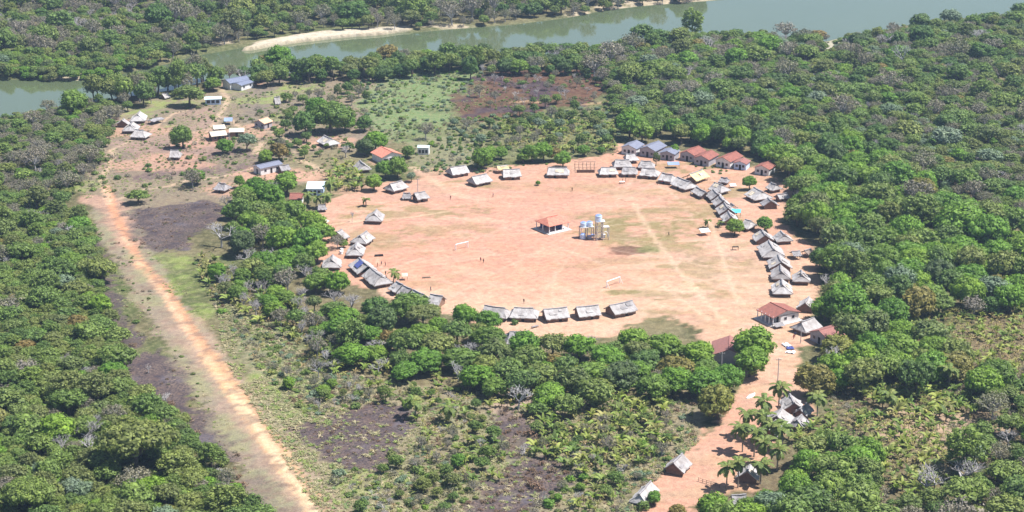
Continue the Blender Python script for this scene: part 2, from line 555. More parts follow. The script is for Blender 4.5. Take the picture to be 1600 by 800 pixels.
lay(blob(1150, 400, 18, 20, 0.6) * sstep(0.45, 0.6, n_mid) * 0.3, alb(210, 170, 150))
for k_ in range(34):
    rr_ = random.Random(400 + k_)
    t0_ = rr_.uniform(0, 6.283)
    x0_, y0_ = 870 + 345 * cos(t0_), 375 + 105 * sin(t0_)
    t1_ = t0_ + rr_.uniform(1.2, 5.0)
    x1_, y1_ = (865 + rr_.uniform(-30, 60), 355 + rr_.uniform(-10, 25)) if rr_.random() < .5 else (870 + 330 * cos(t1_), 375 + 100 * sin(t1_))
    pts_ = [(x0_ + (x1_ - x0_) * q_ + 16 * sin(3.1 * q_ + k_), y0_ + (y1_ - y0_) * q_ + 5 * sin(4 * q_ + k_)) for q_ in (0, .2, .4, .6, .8, 1)]
    lay(pm * stroke(pts_, 1.0, 0.45, 0.05) * sstep(0.36, 0.52, n_mid) * 0.32, alb(250, 216, 188) if k_ % 3 else alb(222, 168, 142), 0.0)
# trodden pale paths
PATHS = [([(990, 318), (1005, 345), (1022, 372), (1040, 395), (1062, 425), (1090, 455), (1118, 488), (1135, 505)], 1.9), ([(1108, 345), (1122, 375), (1130, 410), (1140, 440), (1156, 475)], 1.6),
         ([(650, 262), (668, 276), (690, 290), (705, 302), (730, 308)], 3.2), ([(1110, 500), (1040, 450), (985, 430)], 1.4), ([(640, 262), (655, 268)], 2.4),
         ([(175, 234), (173, 250), (166, 268), (160, 280), (166, 300), (170, 318)], 2.2), ([(352, 128), (348, 145), (357, 155), (350, 170), (342, 182), (332, 195), (322, 212)], 2.2), ([(300, 207), (325, 206)], 1.8),
         ([(342, 182), (362, 188), (372, 196), (385, 205), (402, 206), (425, 206), (450, 218), (475, 228), (500, 222)], 1.8), ([(400, 240), (404, 230), (412, 224)], 3.4), ([(470, 250), (500, 265), (480, 280), (462, 275), (448, 262)], 3.0),
         ([(220, 298), (260, 292), (300, 280), (340, 278), (400, 262)], 1.6), ([(185, 312), (230, 296)], 1.4), ([(500, 222), (530, 222), (545, 228)], 4.0), ([(432, 242), (470, 236), (500, 228)], 1.4),
         ([(465, 665), (440, 672)], 1.2), ([(545, 782), (580, 772), (620, 770)], 1.0), ([(400, 578), (470, 585), (520, 575)], 1.0), ([(460, 625), (520, 628), (560, 618)], 0.9),
         ([(1352, 52), (1330, 46), (1312, 50), (1302, 62), (1297, 74)], 8.0), ([(310, 168), (270, 178), (235, 205), (180, 232)], 1.2), ([(510, 352), (560, 345), (640, 340), (700, 330)], 1.3)]
path_m = np.zeros(len(gx))
for (px, w) in PATHS:
    m = stroke(px, w, 0.6, 0.06)
    path_m = np.maximum(path_m, m)
    lay(m * 0.6, alb(248, 212, 178) if px[0][0] != 1352 else alb(250, 238, 214), 0.0)
# swept yards round the outlying houses
for (x, y, rx, ry) in ((620, 300, 22, 10), (210, 205, 14, 9), (270, 245, 12, 6), (360, 210, 16, 8), (512, 222, 13, 9), (415, 198, 9, 6), (350, 295, 7, 8), (425, 275, 16, 10), (602, 252, 6, 6), (715, 272, 16, 8), (380, 130, 9, 8), (1222, 300, 8, 9), (250, 258, 20, 9), (460, 275, 18, 8), (310, 225, 10, 7)):
    lay(blob(x, y, rx, ry, 0.5, 0.4) * 0.7, alb(226, 178, 152), 0.1)
lay(pol([(1090, 735), (1190, 690), (1230, 650), (1200, 740), (1130, 770)], 2) * 0.3, alb(236, 188, 156))
lay(blob(1470, 668, 16, 12, 0.5) * 0.9, alb(205, 175, 148), 0.1)
lay(blob(820, 630, 9, 12, 0.5) * 0.6, alb(214, 184, 166), 0.1)
# river banks and sand bank
lay(sstep(-6, 1, riv) * 0.7, alb(118, 122, 84), 0.6)
sm = sstep(-1.2, 1.2, sand_sd + wob * 0.25)
lay(sm, alb(246, 232, 206, 0.46), 0.0)
lay(sm * sstep(0.5, 0.64, n_fine) * 0.5, alb(222, 204, 172), 0.0)
lay(sm * (1 - sstep(0.5, 3.5, sand_sd)) * 0.6, alb(196, 176, 146), 0.0)
for (x, y, rx, ry) in ((968, 12, 14, 8), (1010, 4, 22, 6), (1060, -1, 22, 6), (905, 20, 8, 6), (345, 64, 6, 10), (128, 118, 10, 6), (700, 40, 12, 4)):
    lay(blob(x, y, rx, ry, 0.5) * 0.8, alb(226, 206, 176), 0.0)
# far country beyond everything built
far = sstep(1085, 1200, gy) + sstep(330, 420, np.abs(gx)) + sstep(360, 300, gy)
lay(np.clip(far, 0, 1), alb(84, 96, 62), 0.8)

gz = (fbm(gx, gy, 60, 3, 90.0) - 0.5) * 0.5 + (n_fine - 0.5) * 0.10
flat = np.maximum(pm, pol(verge, 3, 0.3))
gz = gz * (1 - 0.8 * flat)
gz = gz - 2.6 * sstep(-4, 6, riv) * (1 - sm)
gz = gz + 0.35 * sm
gz -= gz[(np.abs(gx) < 100) & (gy > 500) & (gy < 600)].mean()


def ground_material():
    m, nt, p = new_mat('earth_and_grass')
    at = nt.nodes.new('ShaderNodeAttribute')
    at.attribute_name = 'Col'
    av = nt.nodes.new('ShaderNodeAttribute')
    av.attribute_name = 'veg'
    tc = coords(nt, 'Object')
    f1 = noise(nt, 0.55, 6, 0.65, tc)
    f2 = noise(nt, 2.6, 4, 0.7, tc)
    f3 = noise(nt, 0.12, 5, 0.6, tc)
    c = mixc(nt, 1.0, at.outputs['Color'], ramp(nt, f1, [(0.28, 0.70), (0.72, 1.26)]), 'MULTIPLY')
    c = mixc(nt, 1.0, c, ramp(nt, f2, [(0.3, 0.74), (0.7, 1.22)]), 'MULTIPLY')
    c = mixc(nt, 1.0, c, ramp(nt, f3, [(0.35, (0.93, 0.95, 0.98)), (0.65, (1.06, 1.03, 1.0))]), 'MULTIPLY')
    # grass: mottled green / straw in proportion to the veg attribute
    g = mixc(nt, ramp(nt, f2, [(0.40, 0.0), (0.60, 1.0)]), (0.075, 0.090, 0.032), (0.30, 0.25, 0.15))
    k = ramp(nt, f1, [(0.46, 0.0), (0.62, 0.75)])
    mu = nt.nodes.new('ShaderNodeMath')
    mu.operation = 'MULTIPLY'
    nt.links.new(k, mu.inputs[0])
    nt.links.new(av.outputs['Fac'], mu.inputs[1])
    c = mixc(nt, mu.outputs[0], c, g)
    # ash, stubble and singed straw on the burnt plots
    ac = nt.nodes.new('ShaderNodeAttribute')
    ac.attribute_name = 'char'
    f4 = noise(nt, 1.5, 6, 0.75, tc)
    f5 = noise(nt, 0.5, 5, 0.7, tc)
    s1 = mixc(nt, ramp(nt, f4, [(0.40, 0.0), (0.52, 1.0)]), (0.026, 0.023, 0.028), (0.115, 0.085, 0.074))
    s2 = mixc(nt, ramp(nt, f4, [(0.55, 0.0), (0.66, 1.0)]), s1, (0.32, 0.22, 0.15))
    s3 = mixc(nt, ramp(nt, f5, [(0.42, 0.0), (0.56, 0.9)]), s1, s2)
    f6 = noise(nt, 0.16, 4, 0.6, tc)
    mk = nt.nodes.new('ShaderNodeMath')
    mk.operation = 'MULTIPLY'
    nt.links.new(ac.outputs['Fac'], mk.inputs[0])
    nt.links.new(ramp(nt, f6, [(0.34, 0.15), (0.62, 0.95)]), mk.inputs[1])
    c = mixc(nt, mk.outputs[0], c, s3)
    nt.links.new(c, p.inputs['Base Color'])
    p.inputs['Roughness'].default_value = 1.0
    p.inputs['Specular IOR Level'].default_value = 0.05
    bump(nt, p, f2, 0.5, 0.12)
    return m


MAT_GROUND = ground_material()
fi = (np.arange(NY - 1)[:, None] * NX + np.arange(NX - 1)[None, :]).ravel()
faces = np.stack([fi, fi + 1, fi + NX + 1, fi + NX], 1)
# which named piece of ground each face belongs to
burn_m = np.zeros(len(gx))
strip_m = stroke(strip[1:], 6.0, 0.8, 0.1)
cls = np.zeros(len(gx), int)
burnt = pol([(458, 672), (520, 655), (600, 640), (640, 644), (645, 662), (610, 685), (588, 732), (540, 728), (500, 705), (472, 690)], 1, 0.5)
burnt2 = pol([(195, 335), (240, 322), (330, 312), (345, 330), (330, 350), (290, 388), (235, 390), (205, 372)], 1, 0.5)
burnt3 = pol([(704, 150), (760, 112), (850, 108), (930, 112), (960, 140), (905, 165), (850, 172), (800, 190), (720, 186)], 2, 0.6)
cls[burnt > 0.5] = 4
cls[burnt2 > 0.5] = 5
cls[burnt3 > 0.5] = 6
cls[pm > 0.5] = 1
cls[(path_m > 0.5) & (pm <= 0.5)] = 3
cls[strip_m > 0.5] = 2
cls[sm > 0.5] = 7
fc = cls[faces[:, 0]]
gnames = ['ground', 'village_plaza', 'dirt_airstrip', 'footpath', 'burnt_ground', 'burnt_ground', 'burnt_ground', 'sandbank']
glab = [None, 'bare orange earth plaza inside the ring of thatched huts', 'long straight orange dirt track running down the airstrip',
        'narrow pale footpaths trodden between the outlying houses', 'charred dark patch beside the lower end of the airstrip',
        'charred purple-grey field right of the upper airstrip', 'scorched red-brown field behind the plaza', 'pale sand bank on the far shore of the river']
P3 = np.stack([gx, gy, gz], 1)
for k_, nm in enumerate(gnames):
    sel = faces[fc == k_]
    if not len(sel):
        continue
    used, inv = np.unique(sel.ravel(), return_inverse=True)
    me = np_mesh(nm, P3[used], inv.reshape(sel.shape), MAT_GROUND, smooth=True)
    a = me.attributes.new('Col', 'FLOAT_COLOR', 'POINT')
    cc = np.ones((len(used), 4), np.float32)
    cc[:, :3] = C[used]
    a.data.foreach_set('color', cc.ravel())
    a = me.attributes.new('veg', 'FLOAT', 'POINT')
    a.data.foreach_set('value', veg[used].astype(np.float32))
    a = me.attributes.new('char', 'FLOAT', 'POINT')
    a.data.foreach_set('value', char[used].astype(np.float32))
    o = ob(nm, me)
    tag(o, glab[k_], kind='structure')

_gz_grid = gz.reshape(NY, NX)
_char_grid = char.reshape(NY, NX)
_riv_grid = riv.reshape(NY, NX)


def ground_z(X, Y):
    i = int(np.searchsorted(ys, Y)) - 1
    j = int(np.searchsorted(xs, X)) - 1
    i, j = max(0, min(NY - 2, i)), max(0, min(NX - 2, j))
    fy = (Y - ys[i]) / (ys[i + 1] - ys[i])
    fx = (X - xs[j]) / (xs[j + 1] - xs[j])
    g = _gz_grid
    return float((g[i, j] * (1 - fx) + g[i, j + 1] * fx) * (1 - fy) + (g[i + 1, j] * (1 - fx) + g[i + 1, j + 1] * fx) * fy)


def charred(X, Y):
    i = max(0, min(NY - 1, int(np.searchsorted(ys, Y))))
    j = max(0, min(NX - 1, int(np.searchsorted(xs, X))))
    return _char_grid[i, j]


def near_river(X, Y):
    i = max(0, min(NY - 1, int(np.searchsorted(ys, Y))))
    j = max(0, min(NX - 1, int(np.searchsorted(xs, X))))
    return _riv_grid[i, j]


# ------------------------------------------------------------------ river
def water_material():
    m, nt, p = new_mat('river_water')
    tc = coords(nt)
    f = noise(nt, 0.012, 3, 0.5, tc)
    c = mixc(nt, f, (0.070, 0.092, 0.044), (0.095, 0.115, 0.058))
    nt.links.new(c, p.inputs['Base Color'])
    p.inputs['Roughness'].default_value = 0.06
    p.inputs['Specular IOR Level'].default_value = 0.5
    w = noise(nt, 0.5, 4, 0.6, tc, (1.0, 0.45, 1.0))
    bump(nt, p, w, 0.22, 0.12)
    return m


wx = np.arange(-420, 421, 20.0)
wy = np.arange(740, 1301, 20.0)
WXg, WYg = np.meshgrid(wx, wy)
wf = (np.arange(len(wy) - 1)[:, None] * len(wx) + np.arange(len(wx) - 1)[None, :]).ravel()
wfaces = np.stack([wf, wf + 1, wf + len(wx) + 1, wf + len(wx)], 1)
wv = np.stack([WXg.ravel(), WYg.ravel(), np.full(WXg.size, -1.1)], 1)
keep = (poly_sd(RIVER, wv[:, 0], wv[:, 1]) > -28)[wfaces].any(1)
sel = wfaces[keep]
used, inv = np.unique(sel.ravel(), return_inverse=True)
river = ob('river', np_mesh('river', wv[used], inv.reshape(sel.shape), water_material()))
tag(river, 'wide grey-green river crossing behind the village', kind='structure')
# ------------------------------------------------------------------ plant prototypes
LEAF = {
    'mango': leaf_mat('mango_leaves', [(0.135, 0.240, 0.026), (0.098, 0.195, 0.026), (0.165, 0.255, 0.030), (0.112, 0.175, 0.034)], 0.28, 0.4),
    'mango_dark': leaf_mat('mango_leaves_dark', [(0.062, 0.119, 0.026), (0.081, 0.144, 0.029), (0.075, 0.106, 0.039)], 0.22, 0.4),
    'rusty': leaf_mat('russet_leaves', [(0.165, 0.172, 0.036), (0.182, 0.127, 0.041), (0.132, 0.172, 0.034)], 0.2, 0.45),
    'olive': leaf_mat('olive_leaves', [(0.152, 0.202, 0.046), (0.120, 0.182, 0.044), (0.182, 0.208, 0.056), (0.130, 0.150, 0.054)], 0.28, 0.45),
    'green': leaf_mat('forest_leaves', [(0.128, 0.196, 0.044), (0.095, 0.150, 0.040), (0.165, 0.225, 0.048), (0.115, 0.142, 0.054)], 0.28, 0.45),
    'grey': leaf_mat('dry_grey_leaves', [(0.180, 0.165, 0.105), (0.205, 0.175, 0.140), (0.150, 0.150, 0.085), (0.230, 0.200, 0.170)], 0.15, 0.4),
    'blue': leaf_mat('bluish_leaves', [(0.132, 0.187, 0.108), (0.154, 0.198, 0.132), (0.121, 0.176, 0.090)], 0.22, 0.4),
    'banana': leaf_mat('banana_leaves', [(0.150, 0.210, 0.040), (0.230, 0.250, 0.060), (0.115, 0.175, 0.040), (0.270, 0.245, 0.090)], 0.35, 0.45),
    'corn': leaf_mat('dry_stalk_leaves', [(0.210, 0.215, 0.055), (0.300, 0.255, 0.100), (0.240, 0.165, 0.090), (0.160, 0.195, 0.048)], 0.3, 0.5),
    'palm': leaf_mat('palm_leaves', [(0.149, 0.187, 0.044), (0.116, 0.165, 0.040), (0.187, 0.198, 0.055)], 0.25, 0.4),
    'grass': leaf_mat('dry_grass_blades', [(0.360, 0.310, 0.190), (0.280, 0.270, 0.140), (0.390, 0.320, 0.210), (0.220, 0.240, 0.100)], 0.3, 0.3),
    'lush': leaf_mat('lush_grass_blades', [(0.210, 0.270, 0.070), (0.250, 0.290, 0.090), (0.170, 0.240, 0.090)], 0.3, 0.3),
    'brown': leaf_mat('dead_brown_leaves', [(0.200, 0.115, 0.070), (0.160, 0.105, 0.070), (0.230, 0.160, 0.100)], 0.1, 0.45),
}
BARK = plain_mat('bark', (0.11, 0.085, 0.065), 0.3, 4.0)
GREYBARK = plain_mat('pale_grey_bark', (0.42, 0.40, 0.39), 0.25, 3.0, col2=(0.30, 0.27, 0.26))
PALMBARK = plain_mat('palm_trunk_bark', (0.26, 0.22, 0.18), 0.3, 6.0)

ICO_V = None


def ico(r, sub=1):
    import bmesh
    bm = bmesh.new()
    bmesh.ops.create_icosphere(bm, subdivisions=sub, radius=r)
    v = np.array([list(q.co) for q in bm.verts])
    f = np.array([[q.index for q in fc_.verts] for fc_ in bm.faces])
    bm.free()
    return v, f


ICO1 = ico(1.0, 1)


def rand_dirs(rng, n):
    d = rng.normal(size=(n, 3))
    return d / np.linalg.norm(d, axis=1)[:, None]


def leaf_quads(rng, pos, nrm, size, asp=1.5):
    """one small quad per row of pos, facing nrm"""
    n = len(pos)
    a = np.cross(nrm, rand_dirs(rng, n))
    a /= np.linalg.norm(a, axis=1)[:, None] + 1e-9
    b = np.cross(nrm, a)
    s = size * rng.uniform(0.65, 1.35, n)[:, None]
    a, b = a * s * asp * 0.5, b * s * 0.5
    fold = nrm * s * 0.18
    v = np.stack([pos - a, pos - b * 0.9 - fold, pos + a, pos + b * 0.9 - fold], 1).reshape(-1, 3)
    f = np.arange(4 * n).reshape(n, 4)
    return v, f


def lobes_dome(rng, n, lr, flat, zlow=-0.25, rmax=1.0, irregular=0.12):
    """lobe centres over a dome (crown radius 1); low-discrepancy so no lobe hides another"""
    pts = []
    for i in range(n):
        best, bd = None, -1
        for _ in range(14):
            d = rng.normal(size=3)
            d /= np.linalg.norm(d)
            if d[2] < zlow:
                d[2] = -d[2]
            q = d * (rmax - lr) * (1 - irregular * rng.random())
            q[2] *= flat
            m = min([np.linalg.norm(q - e) for e in pts], default=9)
            if m > bd:
                best, bd = q, m
        pts.append(best)
    return np.array(pts)


def crown_geo(seed, n, lr, flat, leaf, per, zc, zlow=-0.25, core=0.8, spread=0.55, jit=0.3, asp=1.5, shell=(0.82, 1.08), irregular=0.12):
    """leaf clumps over many lobes round a crown of radius 1 centred zc above ground"""
    rng = np.random.default_rng(seed)
    L = lobes_dome(rng, n, lr, flat, zlow, 1.0, irregular)
    rad = lr * rng.uniform(1 - jit, 1 + jit, n)
    V, F = [], []
    nv = 0
    for i in range(n):
        d = rand_dirs(rng, per)
        p = L[i] + d * rad[i] * rng.uniform(shell[0], shell[1], per)[:, None] * np.array([1, 1, 0.85])
        # drop the leaves buried in neighbouring lobes
        dd = np.linalg.norm(p[:, None, :] - L[None, :, :], axis=2) / rad[None, :]
        dd[:, i] = 9
        ok = (dd.min(1) > 0.78)
        p, d = p[ok], d[ok]
        if not len(p):
            continue
        nr = d + spread * rand_dirs(rng, len(p)) + np.array([0, 0, 0.25])
        nr /= np.linalg.norm(nr, axis=1)[:, None]
        v, f = leaf_quads(rng, p, nr, leaf, asp)
        V.append(v)
        F.append(f + nv)
        nv += len(v)
    V, F = np.concatenate(V), np.concatenate(F)
    if core > 0:
        cv, cf = ICO1
        for i in range(n):
            w = cv * rad[i] * core * np.array([1, 1, 0.85]) + L[i]
            V = np.concatenate([V, w])
            F = np.concatenate([F, np.stack([cf[:, 0], cf[:, 1], cf[:, 2], cf[:, 2]], 1) + nv])
            nv += len(w)
    V = V + np.array([0, 0, zc])
    return V, F, L + np.array([0, 0, zc])


def clean_faces(me):
    me.validate(clean_customdata=False)
    return me


def quad_tri_mesh(name, V, F, mats, mi=None):
    """faces given as quads, with a repeated last index meaning a triangle"""
    tri = F[:, 2] == F[:, 3]
    me = bpy.data.meshes.new(name)
    cnt = np.where(tri, 3, 4)
    start = np.concatenate([[0], np.cumsum(cnt)[:-1]])
    loops = F.ravel()[np.stack([np.ones(len(F), bool), np.ones(len(F), bool), np.ones(len(F), bool), ~tri], 1).ravel()]
    me.vertices.add(len(V))
    me.vertices.foreach_set('co', V.astype(np.float32).ravel())
    me.loops.add(len(loops))
    me.loops.foreach_set('vertex_index', loops.astype(np.int32))
    me.polygons.add(len(F))
    me.polygons.foreach_set('loop_start', start.astype(np.int32))
    for m in mats:
        me.materials.append(m)
    if mi is not None:
        me.polygons.foreach_set('material_index', mi.astype(np.int32))
    me.update(calc_edges=True)
    return me


def trunk_geo(seed, targets, r=0.07, zfork=0.45, k=5):
    """tapered trunk with limbs reaching k of the crown lobes"""
    rng = random.Random(seed)
    mb = MB()
    top = (rng.uniform(-.05, .05), rng.uniform(-.05, .05), zfork)
    mb.tube((0, 0, -0.1), (top[0] * .5, top[1] * .5, zfork * .5), r * 1.25, r, 7, cap=False)
    mb.tube((top[0] * .5, top[1] * .5, zfork * .5), top, r, r * 0.85, 7, cap=False)
    idx = list(range(len(targets)))
    rng.shuffle(idx)
    for i in idx[:k]:
        t = targets[i]
        mid = (top[0] + (t[0] - top[0]) * .5, top[1] + (t[1] - top[1]) * .5, top[2] + (t[2] - top[2]) * .6)
        mb.tube(top, mid, r * 0.6, r * 0.38, 5, cap=False)
        mb.tube(mid, tuple(t), r * 0.38, r * 0.15, 5, cap=False)
    F = np.array([list(f) + [f[-1]] * (4 - len(f)) for f in mb.f])
    return np.array(mb.v), F


PROTO = {}          # kind -> list of dict(crown=mesh, trunk=mesh, both=object for masses)


def add_proto(kind, leafm, barkm, V, F, TV, TF):
    k = len(PROTO.setdefault(kind, []))
    crown = quad_tri_mesh(kind + '_crown', V, F, [leafm])
    trunk = quad_tri_mesh(kind + '_trunk', TV, TF, [barkm]) if TV is not None else None
    if TV is not None:
        bv = np.concatenate([V, TV])
        bf = np.concatenate([F, TF + len(V)])
        mi = np.concatenate([np.zeros(len(F), int), np.ones(len(TF), int)])
        both = quad_tri_mesh(kind + '_whole', bv, bf, [leafm, barkm], mi)
    else:
        both = crown
    PROTO[kind].append(dict(crown=crown, trunk=trunk, both=both))


def make_tree_kind(kind, leafk, nvar, seed, n, lr, flat, leaf, per, zc, zlow=-0.25, core=0.8, bark=None, zfork=0.45, r=0.07, k=5, **kw):
    for i in range(nvar):
        V, F, L = crown_geo(seed + i, n, lr, flat, leaf, per, zc, zlow, core, **kw)
        TV, TF = trunk_geo(seed + i, L, r, zfork, k)
        add_proto(kind, LEAF[leafk], bark or BARK, V, F, TV, TF)


make_tree_kind('mango', 'mango', 5, 100, 40, 0.27, 0.82, 0.092, 95, 0.92, -0.55, shell=(0.74, 1.2), irregular=0.36)
make_tree_kind('mango_dark', 'mango_dark', 2, 120, 38, 0.27, 0.85, 0.095, 90, 0.98, -0.5, shell=(0.75, 1.15), irregular=0.25)
make_tree_kind('rusty', 'rusty', 2, 130, 30, 0.30, 0.80, 0.105, 80, 0.95, -0.4)
make_tree_kind('olive', 'olive', 5, 140, 34, 0.26, 0.62, 0.105, 70, 1.15, -0.4, 0.62, shell=(0.6, 1.28), irregular=0.5, zfork=0.6)
make_tree_kind('green', 'green', 5, 160, 34, 0.26, 0.78, 0.105, 72, 1.15, -0.4, 0.62, shell=(0.6, 1.28), irregular=0.5, zfork=0.6)
make_tree_kind('olive', 'olive', 2, 146, 44, 0.20, 0.95, 0.085, 60, 1.3, -0.5, 0.55, shell=(0.5, 1.35), irregular=0.6, zfork=0.7)
make_tree_kind('green', 'green', 2, 166, 22, 0.34, 0.6, 0.105, 90, 1.2, -0.3, 0.6, shell=(0.55, 1.3), irregular=0.6, zfork=0.7)
make_tree_kind('green', 'green', 1, 168, 46, 0.19, 1.15, 0.085, 60, 1.45, -0.5, 0.55, shell=(0.5, 1.35), irregular=0.5, zfork=0.7)
make_tree_kind('mango', 'mango', 2, 106, 52, 0.22, 0.70, 0.088, 80, 0.90, -0.4, shell=(0.7, 1.2), irregular=0.4)
make_tree_kind('grey', 'grey', 3, 180, 30, 0.22, 0.75, 0.075, 42, 1.25, -0.4, 0.0, bark=GREYBARK, zfork=0.55, r=0.05, k=26, shell=(0.3, 1.35), irregular=0.5)
make_tree_kind('blue', 'blue', 2, 190, 30, 0.26, 0.70, 0.10, 62, 1.15, -0.3, 0.6, shell=(0.7, 1.15), irregular=0.3)
make_tree_kind('spreading', 'olive', 2, 196, 60, 0.19, 0.40, 0.062, 75, 0.95, -0.15, 0.7, shell=(0.75, 1.12), irregular=0.25, zfork=0.5, r=0.045, k=9)


def bare_geo(seed, levels=4, spread=0.75):
    rng = random.Random(seed)
    mb = MB()

    def grow(p, d, L, r, lv):
        q = p + d * L
        if lv == levels:
            mb.tube(p, p + d * L * .5, r, r * .84, 5, cap=False)
            mb.tube(p + d * L * .5, q, r * .84, r * .68, 5, cap=False)
        else:
            mb.tube(p, q, r * 1.15, r * 0.8, 5 if lv > 2 else 3, cap=False)
        if lv == 0:
            return
        nb = 4 if lv == levels else rng.choice((3, 3, 4))
        for i in range(nb):
            e = Vector((rng.gauss(0, 1), rng.gauss(0, 1), rng.gauss(0.6, 0.45))).normalized()
            nd = (d * (1 - spread * 0.5) + e * spread).normalized()
            if nd.z < -0.1:
                nd.z *= -0.4
            st = p + d * L * rng.uniform(0.65, 0.98) if lv < levels else q - d * 0.01
            grow(st, nd, L * rng.uniform(0.55, 0.85), r * 0.58, lv - 1)
    grow(Vector((0, 0, -0.1)), Vector((rng.uniform(-.1, .1), rng.uniform(-.1, .1), 1)).normalized(), 0.55, 0.042, levels)
    V = np.array(mb.v)
    F = np.array([list(f) + [f[-1]] * (4 - len(f)) for f in mb.f])
    sel_ = V[:, 2] > 0.5
    V[:, :2] /= max(0.6, np.percentile(np.hypot(V[sel_, 0], V[sel_, 1]), 97))
    V[:, 2] *= 1.75 / V[:, 2].max()
    V[:, 2] = np.where(V[:, 2] < 0, -0.1, V[:, 2])
    return V, F


for i in range(5):
    V, F = bare_geo(300 + i, 4)
    low = V[F[:, 0], 2] < 0.15
    add_proto('bare', GREYBARK, GREYBARK, V, F[~low], V, F[low])


def shrub_kind(kind, leafk, nvar, seed, n, lr, leaf, per, core=0.7, flat=0.55):
    for i in range(nvar):
        V, F, L = crown_geo(seed + i, n, lr, flat, leaf, per, 0.28, -0.1, core, irregular=0.65, jit=0.5, shell=(0.6, 1.3))
        V[:, 2] = np.maximum(V[:, 2], -0.05)
        add_proto(kind, LEAF[leafk], BARK, V, F, None, None)


shrub_kind('bush_green', 'green', 2, 400, 13, 0.34, 0.17, 42)
shrub_kind('bush_olive', 'olive', 2, 410, 13, 0.34, 0.17, 42)
shrub_kind('bush_grey', 'grey', 2, 420, 10, 0.40, 0.15, 42, 0.0)
shrub_kind('bush_lush', 'mango', 2, 430, 13, 0.34, 0.16, 42)
shrub_kind('bush_blue', 'blue', 1, 440, 13, 0.34, 0.16, 42)
shrub_kind('bush_brown', 'brown', 1, 445, 10, 0.40, 0.15, 40, 0.0)


def blade_plant(seed, n, length, width, arch, up, stem=0.0, seg=5, lean=0.0):
    """a clump of long arching leaves from one stem (banana, maize, grass)"""
    rng = random.Random(seed)
    V, F = [], []
    for i in range(n):
        a = 2 * pi * i / n + rng.uniform(-.5, .5)
        el = up + rng.uniform(-.28, .28)
        L = length * rng.uniform(.65, 1.15)
        w = width * rng.uniform(.75, 1.25)
        p = Vector((cos(a) * 0.03, sin(a) * 0.03, stem * rng.uniform(.55, 1.0)))
        side = Vector((-sin(a), cos(a), 0))
        tw = rng.uniform(-.5, .5)
        b = len(V)
        for s in range(seg + 1):
            t_ = s / seg
            prof = (0.35, 1.0, 1.05, 0.85, 0.5, 0.06)[min(5, int(t_ * 5 + .5))]
            sd = side * cos(tw) + Vector((0, 0, 1)) * sin(tw)
            V.append(tuple(p - sd * w * prof * .5))
            V.append(tuple(p + sd * w * prof * .5))
            e = el - arch * t_ * (0.6 + t_)
            p = p + Vector((cos(a) * cos(e), sin(a) * cos(e), sin(e))) * (L / seg)
        for s in range(seg):
            q = b + 2 * s
            F.append((q, q + 1, q + 3, q + 2))
    return np.array(V), np.array(F)


def stem_geo(h, r):
    mb = MB()
    mb.tube((0, 0, -0.05), (0, 0, h), r, r * .7, 6)
    return np.array(mb.v), np.array([list(f) + [f[-1]] * (4 - len(f)) if len(f) < 4 else list(f)[:4] for f in mb.f if len(f) <= 4])


for i in range(3):
    V, F = blade_plant(500 + i, 11, 2.3, 0.58, 1.2, 1.05, 1.3)
    TV, TF = stem_geo(1.6, 0.12)
    add_proto('banana', LEAF['banana'], LEAF['brown'], V, F, TV, TF)
for i in range(3):
    V, F = blade_plant(520 + i, 8, 1.25, 0.22, 1.6, 1.0, 1.3)
    TV, TF = stem_geo(2.0, 0.05)
    add_proto('corn', LEAF['corn'], LEAF['corn'], V, F, TV, TF)
for i in range(3):
    V, F = blade_plant(540 + i, 18, 0.9, 0.13, 0.9, 0.55, 0.0, 3)
    add_proto('tuft', LEAF['grass'], BARK, V, F, None, None)
for i in range(2):
    V, F = blade_plant(550 + i, 18, 0.8, 0.16, 0.8, 0.5, 0.0, 3)
    add_proto('tuft_lush', LEAF['lush'], BARK, V, F, None, None)


def frond_geo(seed, L=3.5):
    """one coconut frond along +X: arched rib with drooping leaflets"""
    rng = random.Random(seed)
    V, F = [], []
    n = 15
    pts = []
    p, e = Vector((0, 0, 0)), rng.uniform(0.35, 0.5)
    for s in range(n + 1):
        pts.append(p.copy())
        p = p + Vector((cos(e), 0, sin(e))) * (L / n)
        e -= 0.115
    for s in range(n):
        a, b = pts[s], pts[s + 1]
        w = 0.05 * (1 - s / n) + 0.012
        q = len(V)
        V += [(a.x, -w, a.z), (a.x, w, a.z), (b.x, w, b.z), (b.x, -w, b.z)]
        F.append((q, q + 1, q + 2, q + 3))
        if s < 2:
            continue
        t_ = s / n
        ll = 0.75 * (sin(pi * min(1, t_ * 0.9 + 0.12)) ** 0.6) + 0.08
        for sg in (-1, 1):
            dr = rng.uniform(0.25, 0.55)
            fw = 0.30
            q = len(V)
            V += [(a.x, 0, a.z), (b.x + .04, 0, b.z), (b.x + ll * fw + .02, sg * ll * .85, b.z - ll * dr), (a.x + ll * fw, sg * ll * .85, a.z - ll * dr)]
            F.append((q, q + 1, q + 2, q + 3))
    return np.array(V), np.array(F)


FRONDS = []
for i in range(4):
    V, F = frond_geo(600 + i)
    FRONDS.append(quad_tri_mesh('frond', V, F, [LEAF['palm']]))


def palm_trunk_mesh(seed, h):
    rng = random.Random(seed)
    mb = MB()
    bx_, by_ = rng.uniform(-.6, .6), rng.uniform(-.6, .6)
    n = 6
    pts = [(bx_ * (i / n) ** 2, by_ * (i / n) ** 2, h * i / n - (0.3 if i == 0 else 0)) for i in range(n + 1)]
    for i in range(n):
        mb.tube(pts[i], pts[i + 1], 0.20 - 0.012 * i, 0.19 - 0.012 * i, 7, cap=(i == n - 1))
    return mb.mesh('palm_trunk', PALMBARK), pts[-1]


